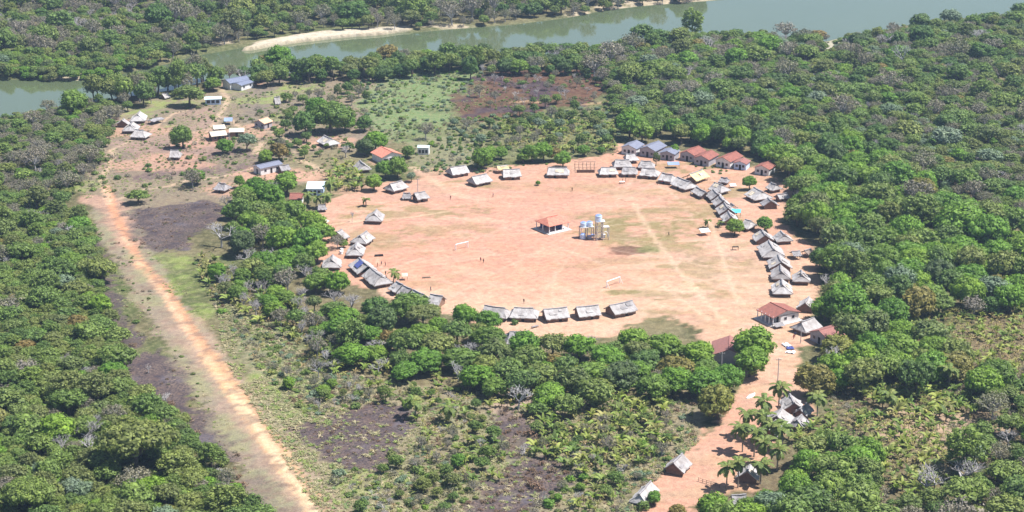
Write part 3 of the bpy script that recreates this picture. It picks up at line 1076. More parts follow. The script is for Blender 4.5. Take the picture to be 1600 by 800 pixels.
def coconut(loc, h, label, seed, scale=1.0, nf=16, group=None):
    rng = random.Random(seed)
    o = ob('coconut_palm', None, loc=loc, rz=rng.uniform(0, 6.28))
    o.empty_display_size = 0.3
    tag(o, label, 'palm tree', group)
    me, top = palm_trunk_mesh(seed, h)
    ob('trunk', me, o)
    for i in range(nf):
        f = ob('frond', FRONDS[i % 4], o, loc=top)
        ring = i % 3
        f.rotation_euler = (rng.uniform(-.25, .25), (-0.5, 0.08, 0.62)[ring] + rng.uniform(-.2, .2), 2.4 * i + rng.uniform(-.2, .2))
        s_ = scale * rng.uniform(.75, 1.1)
        f.scale = (s_, s_, s_)
    return o
# ------------------------------------------------------------------ building materials
def thatch_mat(name, a, b):
    m, nt, p = new_mat(name)
    tc = coords(nt)
    st = noise(nt, 3.0, 5, 0.7, tc, (2.2, 0.35, 0.6))
    big = noise(nt, 0.55, 3, 0.6, tc)
    oi = nt.nodes.new('ShaderNodeObjectInfo')
    c = mixc(nt, oi.outputs['Random'], a, b)
    c = mixc(nt, 1.0, c, ramp(nt, st, [(0.3, 0.76), (0.7, 1.16)]), 'MULTIPLY')
    c = mixc(nt, 1.0, c, ramp(nt, big, [(0.32, (0.76, 0.73, 0.71)), (0.58, (1.08, 1.08, 1.08))]), 'MULTIPLY')
    nt.links.new(c, p.inputs['Base Color'])
    p.inputs['Roughness'].default_value = 0.8
    bump(nt, p, st, 0.6, 0.12)
    return m


M_THATCH = {'pale': thatch_mat('weathered_thatch', (0.42, 0.395, 0.38), (0.32, 0.295, 0.285)),
            'grey': thatch_mat('old_grey_thatch', (0.30, 0.28, 0.285), (0.25, 0.235, 0.235)),
            'yellow': thatch_mat('fresh_yellow_thatch', (0.56, 0.46, 0.25), (0.52, 0.42, 0.23)),
            'brown': thatch_mat('brown_thatch', (0.26, 0.20, 0.16), (0.23, 0.18, 0.15)),
            'cream': thatch_mat('cream_roofing', (0.60, 0.52, 0.40), (0.56, 0.48, 0.36))}
M_MUD = plain_mat('mud_wall', (0.24, 0.145, 0.10), 0.3, 1.5, col2=(0.17, 0.105, 0.08), bmp=0.3)
M_POLE = plain_mat('wooden_pole', (0.20, 0.15, 0.11), 0.3, 5.0)
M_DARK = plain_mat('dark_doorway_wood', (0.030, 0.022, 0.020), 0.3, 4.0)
M_WHITE = plain_mat('white_plaster', (0.64, 0.62, 0.60), 0.20, 0.9)
M_BLUEW = plain_mat('pale_blue_plaster', (0.50, 0.60, 0.76), 0.10, 1.2)
M_GREYW = plain_mat('grey_plaster', (0.36, 0.33, 0.345), 0.2, 0.9)
M_GLASS = plain_mat('dark_window_pane', (0.02, 0.022, 0.03), 0.1, 2.0, rough=0.15, spec=0.5)
M_SLAB = plain_mat('concrete_slab', (0.50, 0.45, 0.41), 0.12, 1.5)
M_BLUE = plain_mat('blue_paint', (0.08, 0.10, 0.28), 0.15, 1.5)
M_TANK = plain_mat('pale_blue_tank', (0.50, 0.62, 0.80), 0.10, 1.0, rough=0.45, spec=0.4)
M_TANKL = plain_mat('blue_tank_lid', (0.20, 0.28, 0.55), 0.10, 1.0, rough=0.45)
M_STEEL = plain_mat('white_painted_steel', (0.68, 0.68, 0.68), 0.12, 2.0, rough=0.5)
M_TARP = plain_mat('cyan_tarpaulin', (0.10, 0.50, 0.66), 0.15, 1.5, rough=0.5)
M_TARPB = plain_mat('blue_grey_tarpaulin', (0.22, 0.28, 0.42), 0.2, 1.5, rough=0.5)
M_ORANGE = plain_mat('orange_tarpaulin', (0.62, 0.30, 0.08), 0.15, 1.5, rough=0.5)
M_PLASTIC = plain_mat('white_plastic', (0.75, 0.75, 0.76), 0.08, 2.0, rough=0.5)


def tile_mat(name, a, b, wave=9.0):
    m, nt, p = new_mat(name)
    tc = coords(nt)
    nz = noise(nt, 1.3, 5, 0.7, tc)
    n2 = noise(nt, 6.0, 3, 0.6, tc)
    c = mixc(nt, ramp(nt, nz, [(0.35, 0.0), (0.65, 1.0)]), a, b)
    c = mixc(nt, 1.0, c, ramp(nt, n2, [(0.3, 0.8), (0.7, 1.2)]), 'MULTIPLY')
    nt.links.new(c, p.inputs['Base Color'])
    wv_ = nt.nodes.new('ShaderNodeTexWave')
    wv_.bands_direction = 'X'
    wv_.inputs['Scale'].default_value = wave / 6.28
    wv_.inputs['Distortion'].default_value = 0.4
    nt.links.new(tc, wv_.inputs['Vector'])
    bump(nt, p, wv_.outputs['Fac'], 0.6, 0.06)
    return m


M_ROOF = {'red': tile_mat('red_clay_tiles', (0.30, 0.115, 0.085), (0.20, 0.085, 0.07)),
          'salmon': tile_mat('faded_salmon_tiles', (0.60, 0.24, 0.16), (0.42, 0.15, 0.11)),
          'pink': tile_mat('faded_brown_tiles', (0.30, 0.135, 0.115), (0.24, 0.115, 0.10)),
          'slate': tile_mat('blue_grey_sheeting', (0.19, 0.20, 0.25), (0.15, 0.155, 0.20), 6),
          'blue': tile_mat('bluish_grey_sheeting', (0.17, 0.19, 0.26), (0.14, 0.155, 0.21), 6),
          'white': tile_mat('whitewashed_sheeting', (0.66, 0.74, 0.74), (0.52, 0.66, 0.66), 6),
          'orange': tile_mat('peach_clay_tiles', (0.66, 0.42, 0.28), (0.56, 0.33, 0.22)),
          'cream': tile_mat('cream_sheeting', (0.66, 0.58, 0.46), (0.58, 0.50, 0.40), 6)}


def slab(mb, G, th, mi=0):
    """closed slab from a grid of top points G[v][u]"""
    nv_, nu_ = len(G), len(G[0])
    b = len(mb.v)
    for row in G:
        mb.v.extend(row)
    for row in G:
        mb.v.extend([(p[0], p[1], p[2] - th) for p in row])
    o_ = nv_ * nu_

    def f(*a):
        mb.f.append(tuple(b + i for i in a))
        mb.m.append(mi)
    for j in range(nv_ - 1):
        for i in range(nu_ - 1):
            a = j * nu_ + i
            f(a, a + nu_, a + nu_ + 1, a + 1)
            f(o_ + a, o_ + a + 1, o_ + a + nu_ + 1, o_ + a + nu_)
    for i in range(nu_ - 1):
        a, c = i, (nv_ - 1) * nu_ + i
        f(a, a + 1, o_ + a + 1, o_ + a)
        f(c, o_ + c, o_ + c + 1, c + 1)
    for j in range(nv_ - 1):
        a, c = j * nu_, j * nu_ + nu_ - 1
        f(a, o_ + a, o_ + a + nu_, a + nu_)
        f(c, c + nu_, o_ + c + nu_, o_ + c)


def thatch_roof(rng, Lr, hw, zr, ze, hl, hr, rough=0.17, th=0.24):
    mb = MB()
    nu, nv_ = max(8, int(Lr * 1.4)), 5
    hs = [-Lr / 2, Lr / 2]
    sag = rng.uniform(0.08, 0.38)
    ed = [[rng.uniform(-1, 1) for _ in range(nu + 1)] for _ in range(2)]
    for s_i, sy in enumerate((-1, 1)):
        G = []
        for j in range(nv_ + 1):
            v = j / nv_
            row = []
            for i in range(nu + 1):
                u = i / nu
                x0 = hs[0] - hl * 0.85 * max(0, v - 0.15) / 0.85
                x1 = hs[1] + hr * 0.85 * max(0, v - 0.15) / 0.85
                x = x0 + (x1 - x0) * u
                dz = -sag * sin(pi * u) * (1 - v) + rng.uniform(-1, 1) * rough * (0.3 + 0.7 * v) * 0.6
                y = sy * (hw * v + (ed[s_i][i] * 0.26 if j == nv_ else 0))
                z = zr - (zr - ze) * (v * 0.92 + 0.08 * v * v) + dz - (0.12 * sin(pi * v))
                row.append((x, y, z))
            G.append(row if sy < 0 else row[::-1])
        slab(mb, G, th)
    for (h, sx) in ((hl, -1), (hr, 1)):
        if h <= 0:
            continue
        xr = Lr / 2
        G = []
        for j in range(5):
            v = j / 4
            row = []
            wv2 = 0.10 + 0.86 * v
            for i in range(7):
                q = -1 + 2 * i / 6
                row.append((sx * (xr - 0.25 + (h + 0.2) * v + rng.uniform(-.05, .05)), -sx * -1 * q * hw * wv2 * (-1), zr - 0.42 - (zr - 0.42 - ze) * v - 0.10 * abs(q) * v + rng.uniform(-.04, .04)))
            G.append(row)
        slab(mb, G, th * 0.9)
    return mb


def prism_wall(mb, x0, x1, hw, h, peak=0.0):
    """gabled wall block, open underneath"""
    if peak > 0:
        pts = [(x0, -hw, -0.3), (x0, hw, -0.3), (x0, hw, h), (x0, 0, h + peak), (x0, -hw, h), (x1, -hw, -0.3), (x1, hw, -0.3), (x1, hw, h), (x1, 0, h + peak), (x1, -hw, h)]
        mb.add(pts, ((0, 4, 3, 2, 1), (5, 6, 7, 8, 9), (0, 5, 9, 4), (1, 2, 7, 6), (4, 9, 8, 3), (3, 8, 7, 2)))
    else:
        mb.box(((x0 + x1) / 2, 0, h / 2 - 0.15), (x1 - x0, 2 * hw, h + 0.3))


BLD = []            # (X, Y, radius) of everything trees must not stand in


def frame_of(x1, y1, x2, y2, z):
    a, b = unproj(x1, y1, z), unproj(x2, y2, z)
    L = hypot(b[0] - a[0], b[1] - a[1])
    return ((a[0] + b[0]) / 2, (a[1] + b[1]) / 2), L, atan2(b[1] - a[1], b[0] - a[0])


def hut(x1, y1, x2, y2, label, hw=3.1, zr=3.5, ze=1.35, hl=0.0, hr=0.0, mat='pale', walls='mud', doors=(-1, 1), seed=0, group=None, name='thatched_hut', cat='hut', cap=True, minL=2.5):
    if zr > 3.3:
        zr = 3.3 + (zr - 3.3) * 0.45
    c, L, rz = frame_of(x1, y1, x2, y2, zr)
    L = max(minL, L)
    rng = random.Random(int(x1 * 7 + y1 * 13 + seed))
    o = ob(name, None, loc=(c[0], c[1], 0), rz=rz)
    tag(o, label, cat, group)
    BLD.append((c[0], c[1], max(L / 2 + max(hl, hr), hw) * 0.8 + 0.5))
    r_ = ob('roof', thatch_roof(rng, L, hw, zr, ze, hl, hr).mesh('thatch_roof', M_THATCH[mat]), o)
    if cap:
        mb = MB()
        n = max(4, int(L))
        for i in range(n):
            xa, xb = -L / 2 + L * i / n, -L / 2 + L * (i + 1) / n
            mb.box(((xa + xb) / 2, rng.uniform(-.04, .04), zr + 0.02 - 0.12 * sin(pi * (i + .5) / n)), ((xb - xa) * 1.05, rng.uniform(.32, .48), 0.2))
        ob('ridge_cap', mb.mesh('ridge_cap', M_THATCH['grey']), r_)
    if cap and L > 3.5:                     # mended or worn places in the thatch
        for sy in (-1, 1):
            for _ in range(rng.choice((0, 1, 1, 2))):
                mb = MB()
                pw, x0 = rng.uniform(.7, 2.2), rng.uniform(-L / 2 + .3, L / 2 - 2.4)
                v0 = rng.uniform(.12, .5)
                v1 = min(.95, v0 + rng.uniform(.2, .5))
                G = [[(x0 + pw * i / 4 + rng.uniform(-.12, .12), sy * hw * v, zr - (zr - ze) * v + rng.uniform(.02, .09)) for i in range(5)] for v in (v0, (v0 + v1) / 2, v1)]
                slab(mb, G if sy < 0 else [g_[::-1] for g_ in G], .12)
                ob('roof_patch', mb.mesh('roof_patch', M_THATCH[rng.choice(('grey', 'pale', 'pale', 'cream'))]), r_)
    wx0, wx1 = -L / 2 + 0.45 - hl * 0.55, L / 2 - 0.45 + hr * 0.55
    whw = hw - 0.65
    slope = (zr - ze) / hw
    if walls == 'mud':
        mb = MB()
        gab = (hl == 0 and hr == 0)
        prism_wall(mb, wx0, wx1, whw, ze + slope * 0.65 - 0.38, slope * whw * 0.93 if gab else 0)
        ob('wall', mb.mesh('hut_wall', M_MUD), o)
        for d in doors:
            if d == 0:
                continue
            mb = MB()
            dx = rng.uniform(-0.15, 0.15) * L
            hh = min(1.55, ze + slope * 0.65 - 0.45)
            mb.box((dx, d * (whw + 0.012), hh / 2), (0.85, 0.03, hh))
            ob('door', mb.mesh('hut_door', M_DARK), o)
    else:                                   # open sided, on poles
        n = max(2, int((wx1 - wx0) / 2.2))
        for sy in (-1, 1):
            for i in range(n + 1):
                mb = MB()
                x = wx0 + (wx1 - wx0) * i / n
                mb.tube((x, sy * whw, -0.2), (x, sy * whw, ze + slope * 0.6), 0.09, 0.08, 6)
                ob('post', mb.mesh('hut_post', M_POLE), o)
    return o


def opening(o, mb_mat, c, d, name, frame=True):
    mb = MB()
    mb.box(c, d)
    p_ = ob(name, mb.mesh(name, mb_mat), o)
    if frame and name == 'window':
        f = MB()
        ax = 0 if d[0] > d[1] else 1
        w = d[ax]
        for s in (-1, 1):
            cc, dd = list(c), list(d)
            cc[ax] += s * (w / 2 + 0.04)
            dd[ax] = 0.08
            dd[1 - ax] = d[1 - ax] + 0.03
            f.box(cc, dd)
            cc, dd = list(c), list(d)
            cc[2] += s * (d[2] / 2 + 0.04)
            dd[2] = 0.08
            dd[1 - ax] = d[1 - ax] + 0.03
            dd[ax] = w + 0.16
            f.box(cc, dd)
        ob('frame', f.mesh('window_frame', M_GREYW), p_)
    return p_


def sheet_roof(L, hw, zr, ze, th=0.12, oh=0.45):
    mb = MB()
    for sy in (-1, 1):
        G = []
        for j in range(4):
            v = j / 3
            row = []
            for i in range(9):
                x = -L / 2 + L * i / 8
                row.append((x, sy * (hw * v), zr - (zr - ze) * v))
            G.append(row if sy < 0 else row[::-1])
        slab(mb, G, th)
    return mb


def house(x1, y1, x2, y2, label, hw=3.3, zr=3.9, ze=2.6, roof='red', wall=None, ends=((-1, 'dw'),), sides=(), name='house', oh=0.4, hollow=False, cat='house', group=None, skew_wall=None):
    """gable house; ridge runs from (x1,y1) to (x2,y2). ends / sides: which walls carry a door with windows"""
    c, L, rz = frame_of(x1, y1, x2, y2, zr)
    o = ob(name, None, loc=(c[0], c[1], 0), rz=rz)
    tag(o, label, cat, group)
    BLD.append((c[0], c[1], max(L / 2, hw) * 0.85 + 0.5))
    r_ = ob('roof', sheet_roof(L, hw, zr, ze).mesh('roof', M_ROOF[roof]), o)
    mb = MB()
    mb.box((0, 0, zr + 0.03), (L + 0.04, 0.36, 0.12))
    ob('ridge_cap', mb.mesh('ridge_cap', M_ROOF[roof]), r_)
    slope = (zr - ze) / hw
    whw, wl = hw - oh, L / 2 - oh
    h = ze + slope * oh - 0.16
    mb = MB()
    prism_wall(mb, -wl, wl, whw, h, slope * whw)
    ob('wall', mb.mesh('house_wall', wall or M_WHITE), o)
    for (sx, what) in ends:
        X = sx * (wl + 0.014)
        if 'd' in what:
            opening(o, M_DARK, (X, 0, 1.0), (0.04, 0.9, 2.0), 'door')
        if 'w' in what:
            for sy in (-1, 1):
                opening(o, M_GLASS, (X, sy * whw * 0.55, 1.45), (0.04, 0.85, 0.85), 'window')
        if 'o' in what:
            for k in (-1, 0, 1):
                opening(o, M_GLASS, (X, k * whw * 0.6, 1.3), (0.04, whw * 0.48, 1.2), 'window')
    for (sy, what) in sides:
        Y = sy * (whw + 0.014)
        if 'd' in what:
            opening(o, M_DARK, (0, Y, 1.0), (0.9, 0.04, 2.0), 'door')
        if 'w' in what:
            for sx in (-1, 1):
                opening(o, M_GLASS, (sx * wl * 0.55, Y, 1.45), (0.9, 0.04, 0.85), 'window')
        if 'o' in what:
            for k in (-1, 0, 1):
                opening(o, M_GLASS, (k * wl * 0.6, Y, 1.3), (wl * 0.4, 0.04, 1.2), 'window')
    return o


# ------------------------------------------------------------------ the huts of the ring and beyond
G_RING = 'thatched huts ringing the plaza'
# south row
hut(757, 476.5, 789, 481, 'grey thatched hut, leftmost of the five along the near plaza edge', hr=1.6, group=G_RING)
hut(803, 480, 833, 481, 'thatched hut with both ends hipped, second from left in the near row', hl=1.2, hr=1.7, hw=3.4, group=G_RING)
hut(849, 483, 886, 479.5, 'squared white thatched hut, middle of the five in the near row', hw=3.3, group=G_RING)
hut(900, 479.5, 935, 476, 'pale thatched hut with dark doorway, fourth in the near row', hw=3.2, group=G_RING)
hut(952, 477, 988, 469, 'grey thatched hut at the right end of the near row', hw=3.2, group=G_RING)
hut(796, 518, 827, 517, 'blue-grey thatched roof below the near row, half hidden by trees', hw=3.8, zr=4.0, mat='grey', hl=1.5, hr=1.5)
# south-west
hut(619, 439, 629, 444, 'small white thatched hut above the south-west trees, beside a young palm', hw=2.8, hl=0.9, group=G_RING)
hut(630, 445.5, 643, 451, 'grey thatched hut, second from the young palm above the south-west trees', hw=2.9, group=G_RING)
hut(646, 452, 663, 460, 'lilac-grey thatched hut, third from the young palm above the south-west trees', hw=3.1, group=G_RING)
hut(672, 459, 692, 462, 'hut with patchy bluish roof, last of the row above the south-west trees', hw=3.0, group=G_RING)
h5 = hut(561, 402, 575, 415, 'long thatched hut with a dark blue sheet on its roof', hw=3.5, zr=4.0, hl=1.0, group=G_RING)
hut(579, 418, 596, 431, 'grey thatched hut joined below the one with the dark blue sheet', hw=3.3, zr=3.8, hr=1.6, group=G_RING)
hut(520, 397.5, 518, 406, 'small thatched hut at the far left plaza edge beside the big trees', hw=3.0, hr=1.5, group=G_RING)
hut(558, 377.5, 554.5, 387, 'narrow white thatched hut end-on, below the hipped hut by the left edge', hw=2.8, hr=1.5, group=G_RING)
hut(562, 368, 573, 360.5, 'white thatched hut with hipped front, upper right of the end-on hut', hw=3.1, hl=1.6, group=G_RING)
hut(584, 334, 588.5, 326.5, 'lone white thatched hut on the open left side of the plaza', hw=3.0, hl=1.7, group=G_RING)
hut(526, 362, 534, 358, 'white thatched hut half hidden behind a bushy tree at the left edge', hw=3.2, group=G_RING)
hut(502.5, 341.5, 506, 338.5, 'tiny shelter with orange and white covering at the left tree edge', hw=1.8, zr=2.2, ze=0.9, mat='cream', minL=2.6)
hut(609, 287, 628, 281.5, 'long pale thatched hut below the dark trees, upper left of the plaza', hw=2.9, hl=0.9, hr=0.9, group=G_RING)
hut(647, 301.5, 664, 298.5, 'pale thatched hut with a dark tent at its left end', hw=2.6, zr=3.2, hr=0.8, group=G_RING)
hut(633, 301, 638, 301, 'small dark tent beside the left end of a pale hut', hw=1.9, zr=2.4, ze=0.8, mat='grey', hl=.5, hr=.5, name='tent', cat='tent')
hut(703, 261.5, 728, 257.5, 'white thatched hut, leftmost of the far plaza row beneath trees', hw=3.2, hl=0.6, group=G_RING)
hut(737, 276, 760, 271, 'grey thatched hut standing forward, second of the far plaza row', hw=3.1, hl=0.5, hr=0.8, group=G_RING)
hut(786, 264.5, 812, 263.5, 'white thatched hut in front of the yellow lean-to', hw=3.2, hl=0.4, hr=0.4, group=G_RING)
hut(776, 259, 794, 257.5, 'yellow thatched lean-to behind a white hut of the far row', hw=1.9, zr=2.7, ze=1.7, mat='yellow', walls='open', name='lean_to', cat='shelter')
hut(857, 261, 886, 261.5, 'white thatched hut left of the bare hut frame', hw=3.2, hl=0.6, hr=1.0, group=G_RING)
hut(939, 261.5, 962, 261, 'low grey thatched hut right of the bare hut frame', hw=2.9, zr=3.2, hl=1.0, hr=0.8, group=G_RING)
hut(973, 260.5, 993, 261, 'pale thatched hut two places right of the bare frame', hw=2.9, zr=3.3, hl=0.5, hr=0.9, group=G_RING)
hut(961, 249.5, 983, 249, 'large pale thatched hut behind the far row below the grey houses', hw=3.0, zr=3.3, hl=1.0, hr=1.0)
hut(978, 240.5, 992, 240, 'thatched hut closest to the grey-roofed houses', hw=2.7, zr=3.2, hl=0.6, hr=1.3)
hut(1001, 251, 1017, 251.5, 'round-ended thatched hut behind the far row, below the middle grey house', hw=2.8, zr=3.2, hl=1.0, hr=1.6)
hut(1003, 262, 1024, 263.5, 'brightest white thatched hut where the far row starts to curve', hw=3.1, hl=0.5, hr=1.6, group=G_RING)
hut(1034, 269.5, 1051, 272.5, 'grey thatched hut just right of the brightest white one', hw=2.9, hr=1.0, group=G_RING)
hut(1058, 276, 1079, 284, 'long grey thatched hut below left of the yellow roof', hw=3.3, hr=0.9, group=G_RING)
hut(1077, 272, 1098, 264.5, 'big hut with fresh yellow thatch behind the curving row', hw=3.4, zr=3.4, mat='yellow', walls='open')
hut(1088, 291.5, 1103, 299.5, 'low narrow thatched hut below right of the yellow roof', hw=2.2, zr=2.8, group=G_RING)
hut(1116, 284.5, 1129, 288.5, 'grey hipped thatched hut inside the curve near a white table', hw=2.9, hl=0.4, hr=1.8)
hut(1114, 295, 1122, 303, 'pale thatched hut at the top of the tight north-east run', hw=2.7, zr=3.4, group=G_RING)
hut(1124, 305, 1130, 313, 'thatched hut with dark ridge, second in the north-east run', hw=2.8, zr=3.5, group=G_RING)
hut(1131.5, 316, 1138, 325, 'large thatched hut left of the cyan tarpaulin', hw=3.1, zr=3.7, group=G_RING)
hut(1138, 329, 1143, 338, 'thatched hut just above the round tree, last of the north-east run', hw=2.7, zr=3.3, group=G_RING)
hut(1178, 292, 1191, 299, 'big pale thatched hut set back by itself on the north-east side', hw=3.9, zr=4.0, hr=1.6)
hut(1200, 308, 1205, 313.5, 'grey thatched roof at the tree edge behind the set-back hut', hw=2.9, zr=3.2, mat='grey')
hut(1204, 284.5, 1213, 288, 'small lilac thatched hut among trees above the set-back hut', hw=2.4, zr=3.0, hr=0.9)
hut(1214, 303.5, 1230, 301, 'whitish thatched roof in the trees right of the set-back hut', hw=1.9, zr=2.6)
hut(1142, 317, 1147, 320, 'little thatched cook shelter above the cyan tarpaulin', hw=1.6, zr=2.4, ze=1.2, walls='open', name='cook_shelter', cat='shelter')
hut(1127, 276.5, 1136, 277.5, 'small low brown thatched shelter on the grass right of the yellow roof', hw=1.9, zr=2.4, ze=1.0, mat='grey', hl=.6, hr=.6, name='cook_shelter', cat='shelter')
hut(1165, 342.5, 1173, 344.5, 'hut with yellow and grey roof just right of the round tree', hw=2.9, zr=3.4, hr=0.8)
# east column
hut(1190, 358, 1196, 367, 'grey thatched hut at the top of the east column', hw=3.3, zr=3.7, group=G_RING)
hut(1201, 374.5, 1209, 389, 'patched grey thatched hut, second in the east column', hw=3.8, zr=4.0, hr=1.2, group=G_RING)
hut(1216, 397, 1221, 409, 'white open-ended thatched hut, third in the east column', hw=3.6, zr=3.9, group=G_RING)
hut(1219.5, 413, 1221, 424, 'peaked white thatched hut, fourth in the east column', hw=3.0, zr=3.8, hr=0.8, group=G_RING)
hut(1221.5, 435, 1223, 445, 'white thatched hut with open porch at the foot of the east column', hw=3.1, zr=3.9, hr=1.9, group=G_RING)
hut(1219.5, 360, 1226, 366.5, 'square pale thatched hut behind the top of the east column', hw=2.9, zr=3.4, hr=0.8)
hut(1237, 392.5, 1250, 391.5, 'low grey open shelter behind the east column', hw=2.1, zr=2.4, ze=1.4, mat='grey', walls='open', name='open_shelter', cat='shelter')
hut(1257, 391, 1267, 388, 'brown open shelter at the tree edge behind the east column', hw=1.7, zr=2.4, ze=1.4, mat='brown', walls='open', name='open_shelter', cat='shelter')
hut(1251.5, 421, 1253, 429, 'small thatched hut standing alone behind the foot of the east column', hw=2.7, zr=3.3, hr=1.0)
hut(1264, 463, 1258, 473, 'grey thatched roof tucked against the trees above the red-roofed hall', hw=2.6, zr=3.2)
hut(1251, 503, 1272, 495.5, 'pale thatched hut right of the red-roofed hall', hw=3.1, zr=3.7, hl=1.2, hr=0.5)
# south-east cluster
hut(1234, 615, 1241, 629, 'white thatched hut behind a tall palm, top of the south-east cluster', hw=2.9, zr=3.5)
hut(1213.5, 650, 1221.5, 637.5, 'largest grey roof of the south-east cluster', hw=3.7, zr=3.8)
hut(1206, 661, 1213, 655.5, 'small grey roof squeezed below the largest roof of the south-east cluster', hw=2.1, zr=2.8, minL=2.2)
hut(1200, 669, 1208, 663.5, 'pale roof at the lower left of the south-east cluster', hw=2.8, zr=3.0)
hut(1250, 639, 1262, 629, 'brownish grey roof under dark trees in the south-east cluster', hw=2.0, zr=3.0, mat='grey')
hut(1245, 656, 1253, 647, 'small patched hut at the right of the south-east cluster', hw=2.3, zr=3.0, mat='grey', hl=0.9)
hut(1052, 722.5, 1066, 708, 'white thatched hut with a dark open gable by the lower road', hw=2.7, zr=3.6, ze=1.2, minL=6)
hut(999, 772, 1017, 751, 'low pale thatched hut beside the small round tree at the bottom', hw=2.3, zr=2.8, ze=0.8, hl=0.8)
hut(1167.5, 736, 1172, 724.5, 'pale thatched roof behind the coconut palms', hw=2.6, zr=3.4)
hut(1143, 773.5, 1166, 772, 'bluish grey roof under the trees at the bottom edge', hw=2.4, zr=3.0, mat='grey')
# north-west hamlet
hut(215, 179, 218.5, 173, 'white hut, uppermost of the four at the far left', hw=3.1, zr=3.8, hl=1.9)
hut(203, 195, 207.5, 189.5, 'white hut, centre of the four at the far left', hw=3.0, zr=3.6, hl=1.7)
hut(190.5, 187.5, 193.5, 185, 'smallest, open-fronted hut of the four at the far left', hw=2.8, zr=3.2, minL=3)
hut(211.5, 202, 224, 203, 'widest, lowest hut of the four at the far left', hw=3.3, zr=3.8, hl=1.2, hr=2.2)
hut(266, 234.5, 279, 234.5, 'lone pale hut on bare earth below the round far-left tree', hw=3.0, zr=3.5, hr=1.0)
hut(234, 187.5, 252, 182.5, 'low flat brush shelter right of the far-left huts', hw=1.9, zr=2.0, ze=1.6, mat='grey', walls='open', name='brush_shelter', cat='shelter', cap=False)
hut(341.5, 285, 352, 286.5, 'grey round-ended thatched hut by the burnt field', hw=2.7, zr=3.2, hl=1.0, hr=1.2, mat='grey')
hut(506, 211, 518, 216, 'pale hipped thatched hut in a bare yard below the dark trees', hw=3.2, zr=3.6, hl=0.6, hr=1.6)
hut(562, 250, 569, 256.5, 'small white thatched hut left below the red-roofed house', hw=2.6, zr=3.3, hr=0.9)
hut(436, 258.5, 451, 256.5, 'grey thatched annex at the right end of the long white building', hw=2.5, zr=2.8, mat='grey')
hut(499, 319.5, 506, 319, 'tiny grey thatched roof beneath the group of palms', hw=1.8, zr=2.4, ze=1.0, mat='grey', hl=.5, hr=.5)
hut(430, 151.5, 435, 151, 'tiny pale tent-like hut far off in yellow grass', hw=1.8, zr=3.2, ze=0.6)
hut(253, 146.5, 262, 144.5, 'pale collapsed hut near the far-left river trees', hw=2.0, zr=2.4, ze=0.8)

# ------------------------------------------------------------------ houses with tiled or sheet roofs
house(982, 226.5, 995, 218.5, 'white house with blue-grey roof, leftmost of the row behind the plaza', roof='slate', wall=M_WHITE, hw=3.4, zr=4.0, ze=2.7)
house(1011, 228.5, 1029.5, 219.5, 'larger house with blue-grey roof, second in the row behind the plaza', roof='slate', wall=M_GREYW, hw=3.7, zr=4.3, ze=2.8)
house(1042, 236, 1051, 229, 'low house with blue-grey roof behind the leafy small tree', roof='slate', wall=M_GREYW, hw=3.2, zr=3.7, ze=2.6)
house(1073, 236, 1092, 227.5, 'red-tiled house left of its pair, behind the plaza', roof='red', wall=M_GREYW, hw=3.4, zr=4.0, ze=2.7)
house(1095.5, 243, 1112, 234, 'red-tiled house with three dark openings, second of the red row', roof='red', wall=M_GREYW, hw=3.4, zr=4.0, ze=2.7)
house(1129, 245.5, 1150, 236, 'red-tiled house with bright white side wall, third of the red row', roof='red', wall=M_WHITE, hw=3.4, zr=4.2, ze=2.8)
house(1156, 252, 1163, 246, 'small pale blue house with three dark openings at the end of the row', roof='pink', wall=M_BLUEW, hw=2.7, zr=3.4, ze=2.5)
house(1190, 258.5, 1205, 249.5, 'red-tiled house among trees, rightmost behind the plaza', roof='red', wall=M_WHITE, hw=3.2, zr=3.8, ze=2.6)
house(1140.5, 524, 1139.5, 546, 'brownish-red tiled house beside the big round mango tree', roof='pink', wall=M_GREYW, hw=5.0, zr=4.4, ze=2.4, sides=((-1, 'w'),))
house(1279, 516, 1316, 505.5, 'brownish-red tiled house half hidden under trees right of the thatched hut', roof='pink', wall=M_GREYW, hw=4.0, zr=4.2, ze=2.6, sides=((-1, 'dw'),))
house(595, 228.5, 613, 237, 'red-roofed house with white gable among trees, upper left', roof='salmon', wall=M_WHITE, hw=4.6, zr=4.4, ze=2.7, ends=((1, 'o'),), oh=0.5)
house(480, 284.5, 507, 284.5, 'building with whitish sheet roof behind the palms', roof='white', wall=M_BLUEW, hw=4.6, zr=3.8, ze=2.7, sides=((-1, 'dw'),), ends=())
house(453, 301.5, 474, 301.5, 'small red-tiled house left of the palms', roof='red', wall=M_WHITE, hw=3.0, zr=3.6, ze=2.2, sides=((-1, 'dw'),), ends=())
house(352, 124, 385, 118, 'long bluish-roofed building far off by the river trees, rear roof', roof='blue', wall=M_WHITE, hw=3.4, zr=4.2, ze=3.0, sides=((-1, 'w'),), ends=())
house(369, 130, 389.5, 124, 'front wing with bluish roof and white wall, far off by the river trees', roof='blue', wall=M_WHITE, hw=2.9, zr=3.2, ze=2.5, sides=((-1, 'w'),), ends=())
house(319, 151.5, 346, 150.5, 'low pale building with dark openings below the far bluish-roofed one', roof='white', wall=M_BLUEW, hw=2.4, zr=3.0, ze=2.5, sides=((-1, 'o'),), ends=())
house(332, 196, 351, 194.5, 'cream-roofed house, rear of the three together at the far left', roof='cream', wall=M_GREYW, hw=2.8, zr=3.2, ze=2.3, sides=((-1, 'd'),), ends=())
house(327, 206, 352, 203.5, 'cream-roofed house, front of the three together at the far left', roof='cream', wall=M_MUD, hw=3.2, zr=3.4, ze=2.3, sides=((-1, 'dw'),), ends=())
house(358, 200.5, 382, 200, 'long low cream-roofed house, right of the three at the far left', roof='cream', wall=M_MUD, hw=2.8, zr=3.0, ze=2.2, sides=((-1, 'd'),), ends=())
